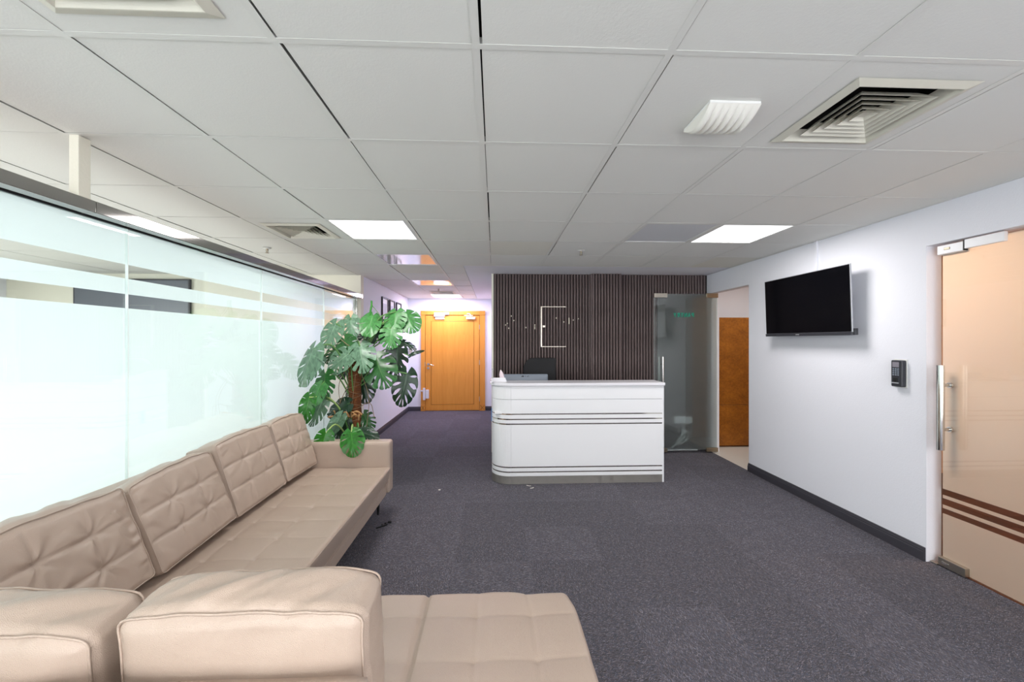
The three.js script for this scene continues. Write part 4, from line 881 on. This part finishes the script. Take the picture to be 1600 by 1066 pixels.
    const y = clamp(a.y - 0.10 - 0.35 * hash2(k, 3, 8), 0.5, 1.30), ang = Math.atan2(-(a.z + PD), a.x - PX), s = P(PX + 0.05 * Math.cos(ang), y, PD + 0.05 * Math.sin(ang));
    const mid = s.clone().lerp(a, 0.55); mid.y += 0.05 + 0.1 * hash2(k, 5, 8);
    if (v0 > 660) { mid.y = Math.max(mid.y, 0.74); mid.lerp(a, 0.25); mid.y = Math.max(mid.y, 0.74); }
    part('leaf_stem', tube([s, mid, a], 0.0066, 18, 6), col === 2 ? M.stemPale : M.stemGreen, t);
  });
  // rolled new leaf on its long stalk, at the top
  part('new_leaf', tube([at(578, 493, 3.98), at(579, 485, 3.98), at(580.5, 477, 3.98), at(580.5, 470, 3.98)], 0.009, 16, 7), M.leaves[2], t, 'rolled unopened leaf');
  part('leaf_stem', tube([P(PX + 0.03, 1.28, PD), at(597, 500, 4.0), at(590, 488, 4.0), at(581, 477, 3.985)], 0.0035, 30, 6), M.stemGreen, t);
  for (const [u0, v0, u1, v1, um, vm] of [[556, 640, 585, 652, 578, 630], [552, 560, 536, 650, 530, 600], [558, 560, 545, 665, 552, 615], [563, 580, 573, 668, 576, 620], [548, 590, 526, 640, 540, 610], [560, 545, 532, 530, 545, 540]])
    part('aerial_root', tube([at(u0, v0, 3.9), at(um, vm, 3.84), at(u1, v1, 3.86)], 0.003, 18, 5), M.root, t);
  const r = mulberry(99);
  for (let k = 0; k < 10; k++) { const c = [522 + r() * 40, 642 + r() * 16], dx = 14 * (r() - 0.3), dy = 7 * (r() - 0.5); part('dry_sheath', tube([at(c[0] - dx, c[1] - dy, 3.80), at(c[0], c[1] - 3 * r(), 3.77), at(c[0] + dx, c[1] + dy + 3, 3.80)], 0.005 + 0.006 * r(), 10, 5), M.dry, t); }
}

// ---------------------------------------------------------------- litter on the carpet
{
  const t = thing('dry_leaf', 'small dark dried leaf scrap on the carpet beside the sofa', 'leaf', [-0.88, 0, 3.30]);
  const dark = std({ color: 0x141416, roughness: 0.8, side: THREE.DoubleSide });
  part('blade', tube([P(-0.93, 0.006, 3.235), P(-0.885, 0.010, 3.26), P(-0.855, 0.012, 3.285)], 0.006, 12, 5), dark, t);
  part('crumb', [soft(0.03, 0.016, 0.022, 0.007, 0.006).translate(-0.85, 0.0085, -3.335), soft(0.016, 0.010, 0.014, 0.004, 0.004).translate(-0.88, 0.0055, -3.32), soft(0.012, 0.008, 0.012, 0.003, 0.004).translate(-0.90, 0.0045, -3.30)], dark, t);
  const scrap = std({ color: 0xf1ede2, roughness: 0.8 });
  const bit = (x, d, w, l, turn, label) => solo('paper_scrap', metres(soft(w, 0.004, l, 0.0015, 0.006, (v) => { v.y += 0.004 * Math.abs(v.x) / w; }).rotateY(turn).translate(x, 0.003, -d)), scrap, label, 'paper', [x, 0, d]);
  bit(-0.545, 4.05, 0.022, 0.016, 0.3, 'single white paper crumb on the carpet between sofa and desk');
  bit(0.372, 4.06, 0.045, 0.008, 0.5, 'thin white paper scrap on the carpet, nearer one before the desk');
  bit(0.345, 4.125, 0.05, 0.008, -0.45, 'thin white paper scrap close against the desk kickplate');
}
renderer.render(scene, camera);
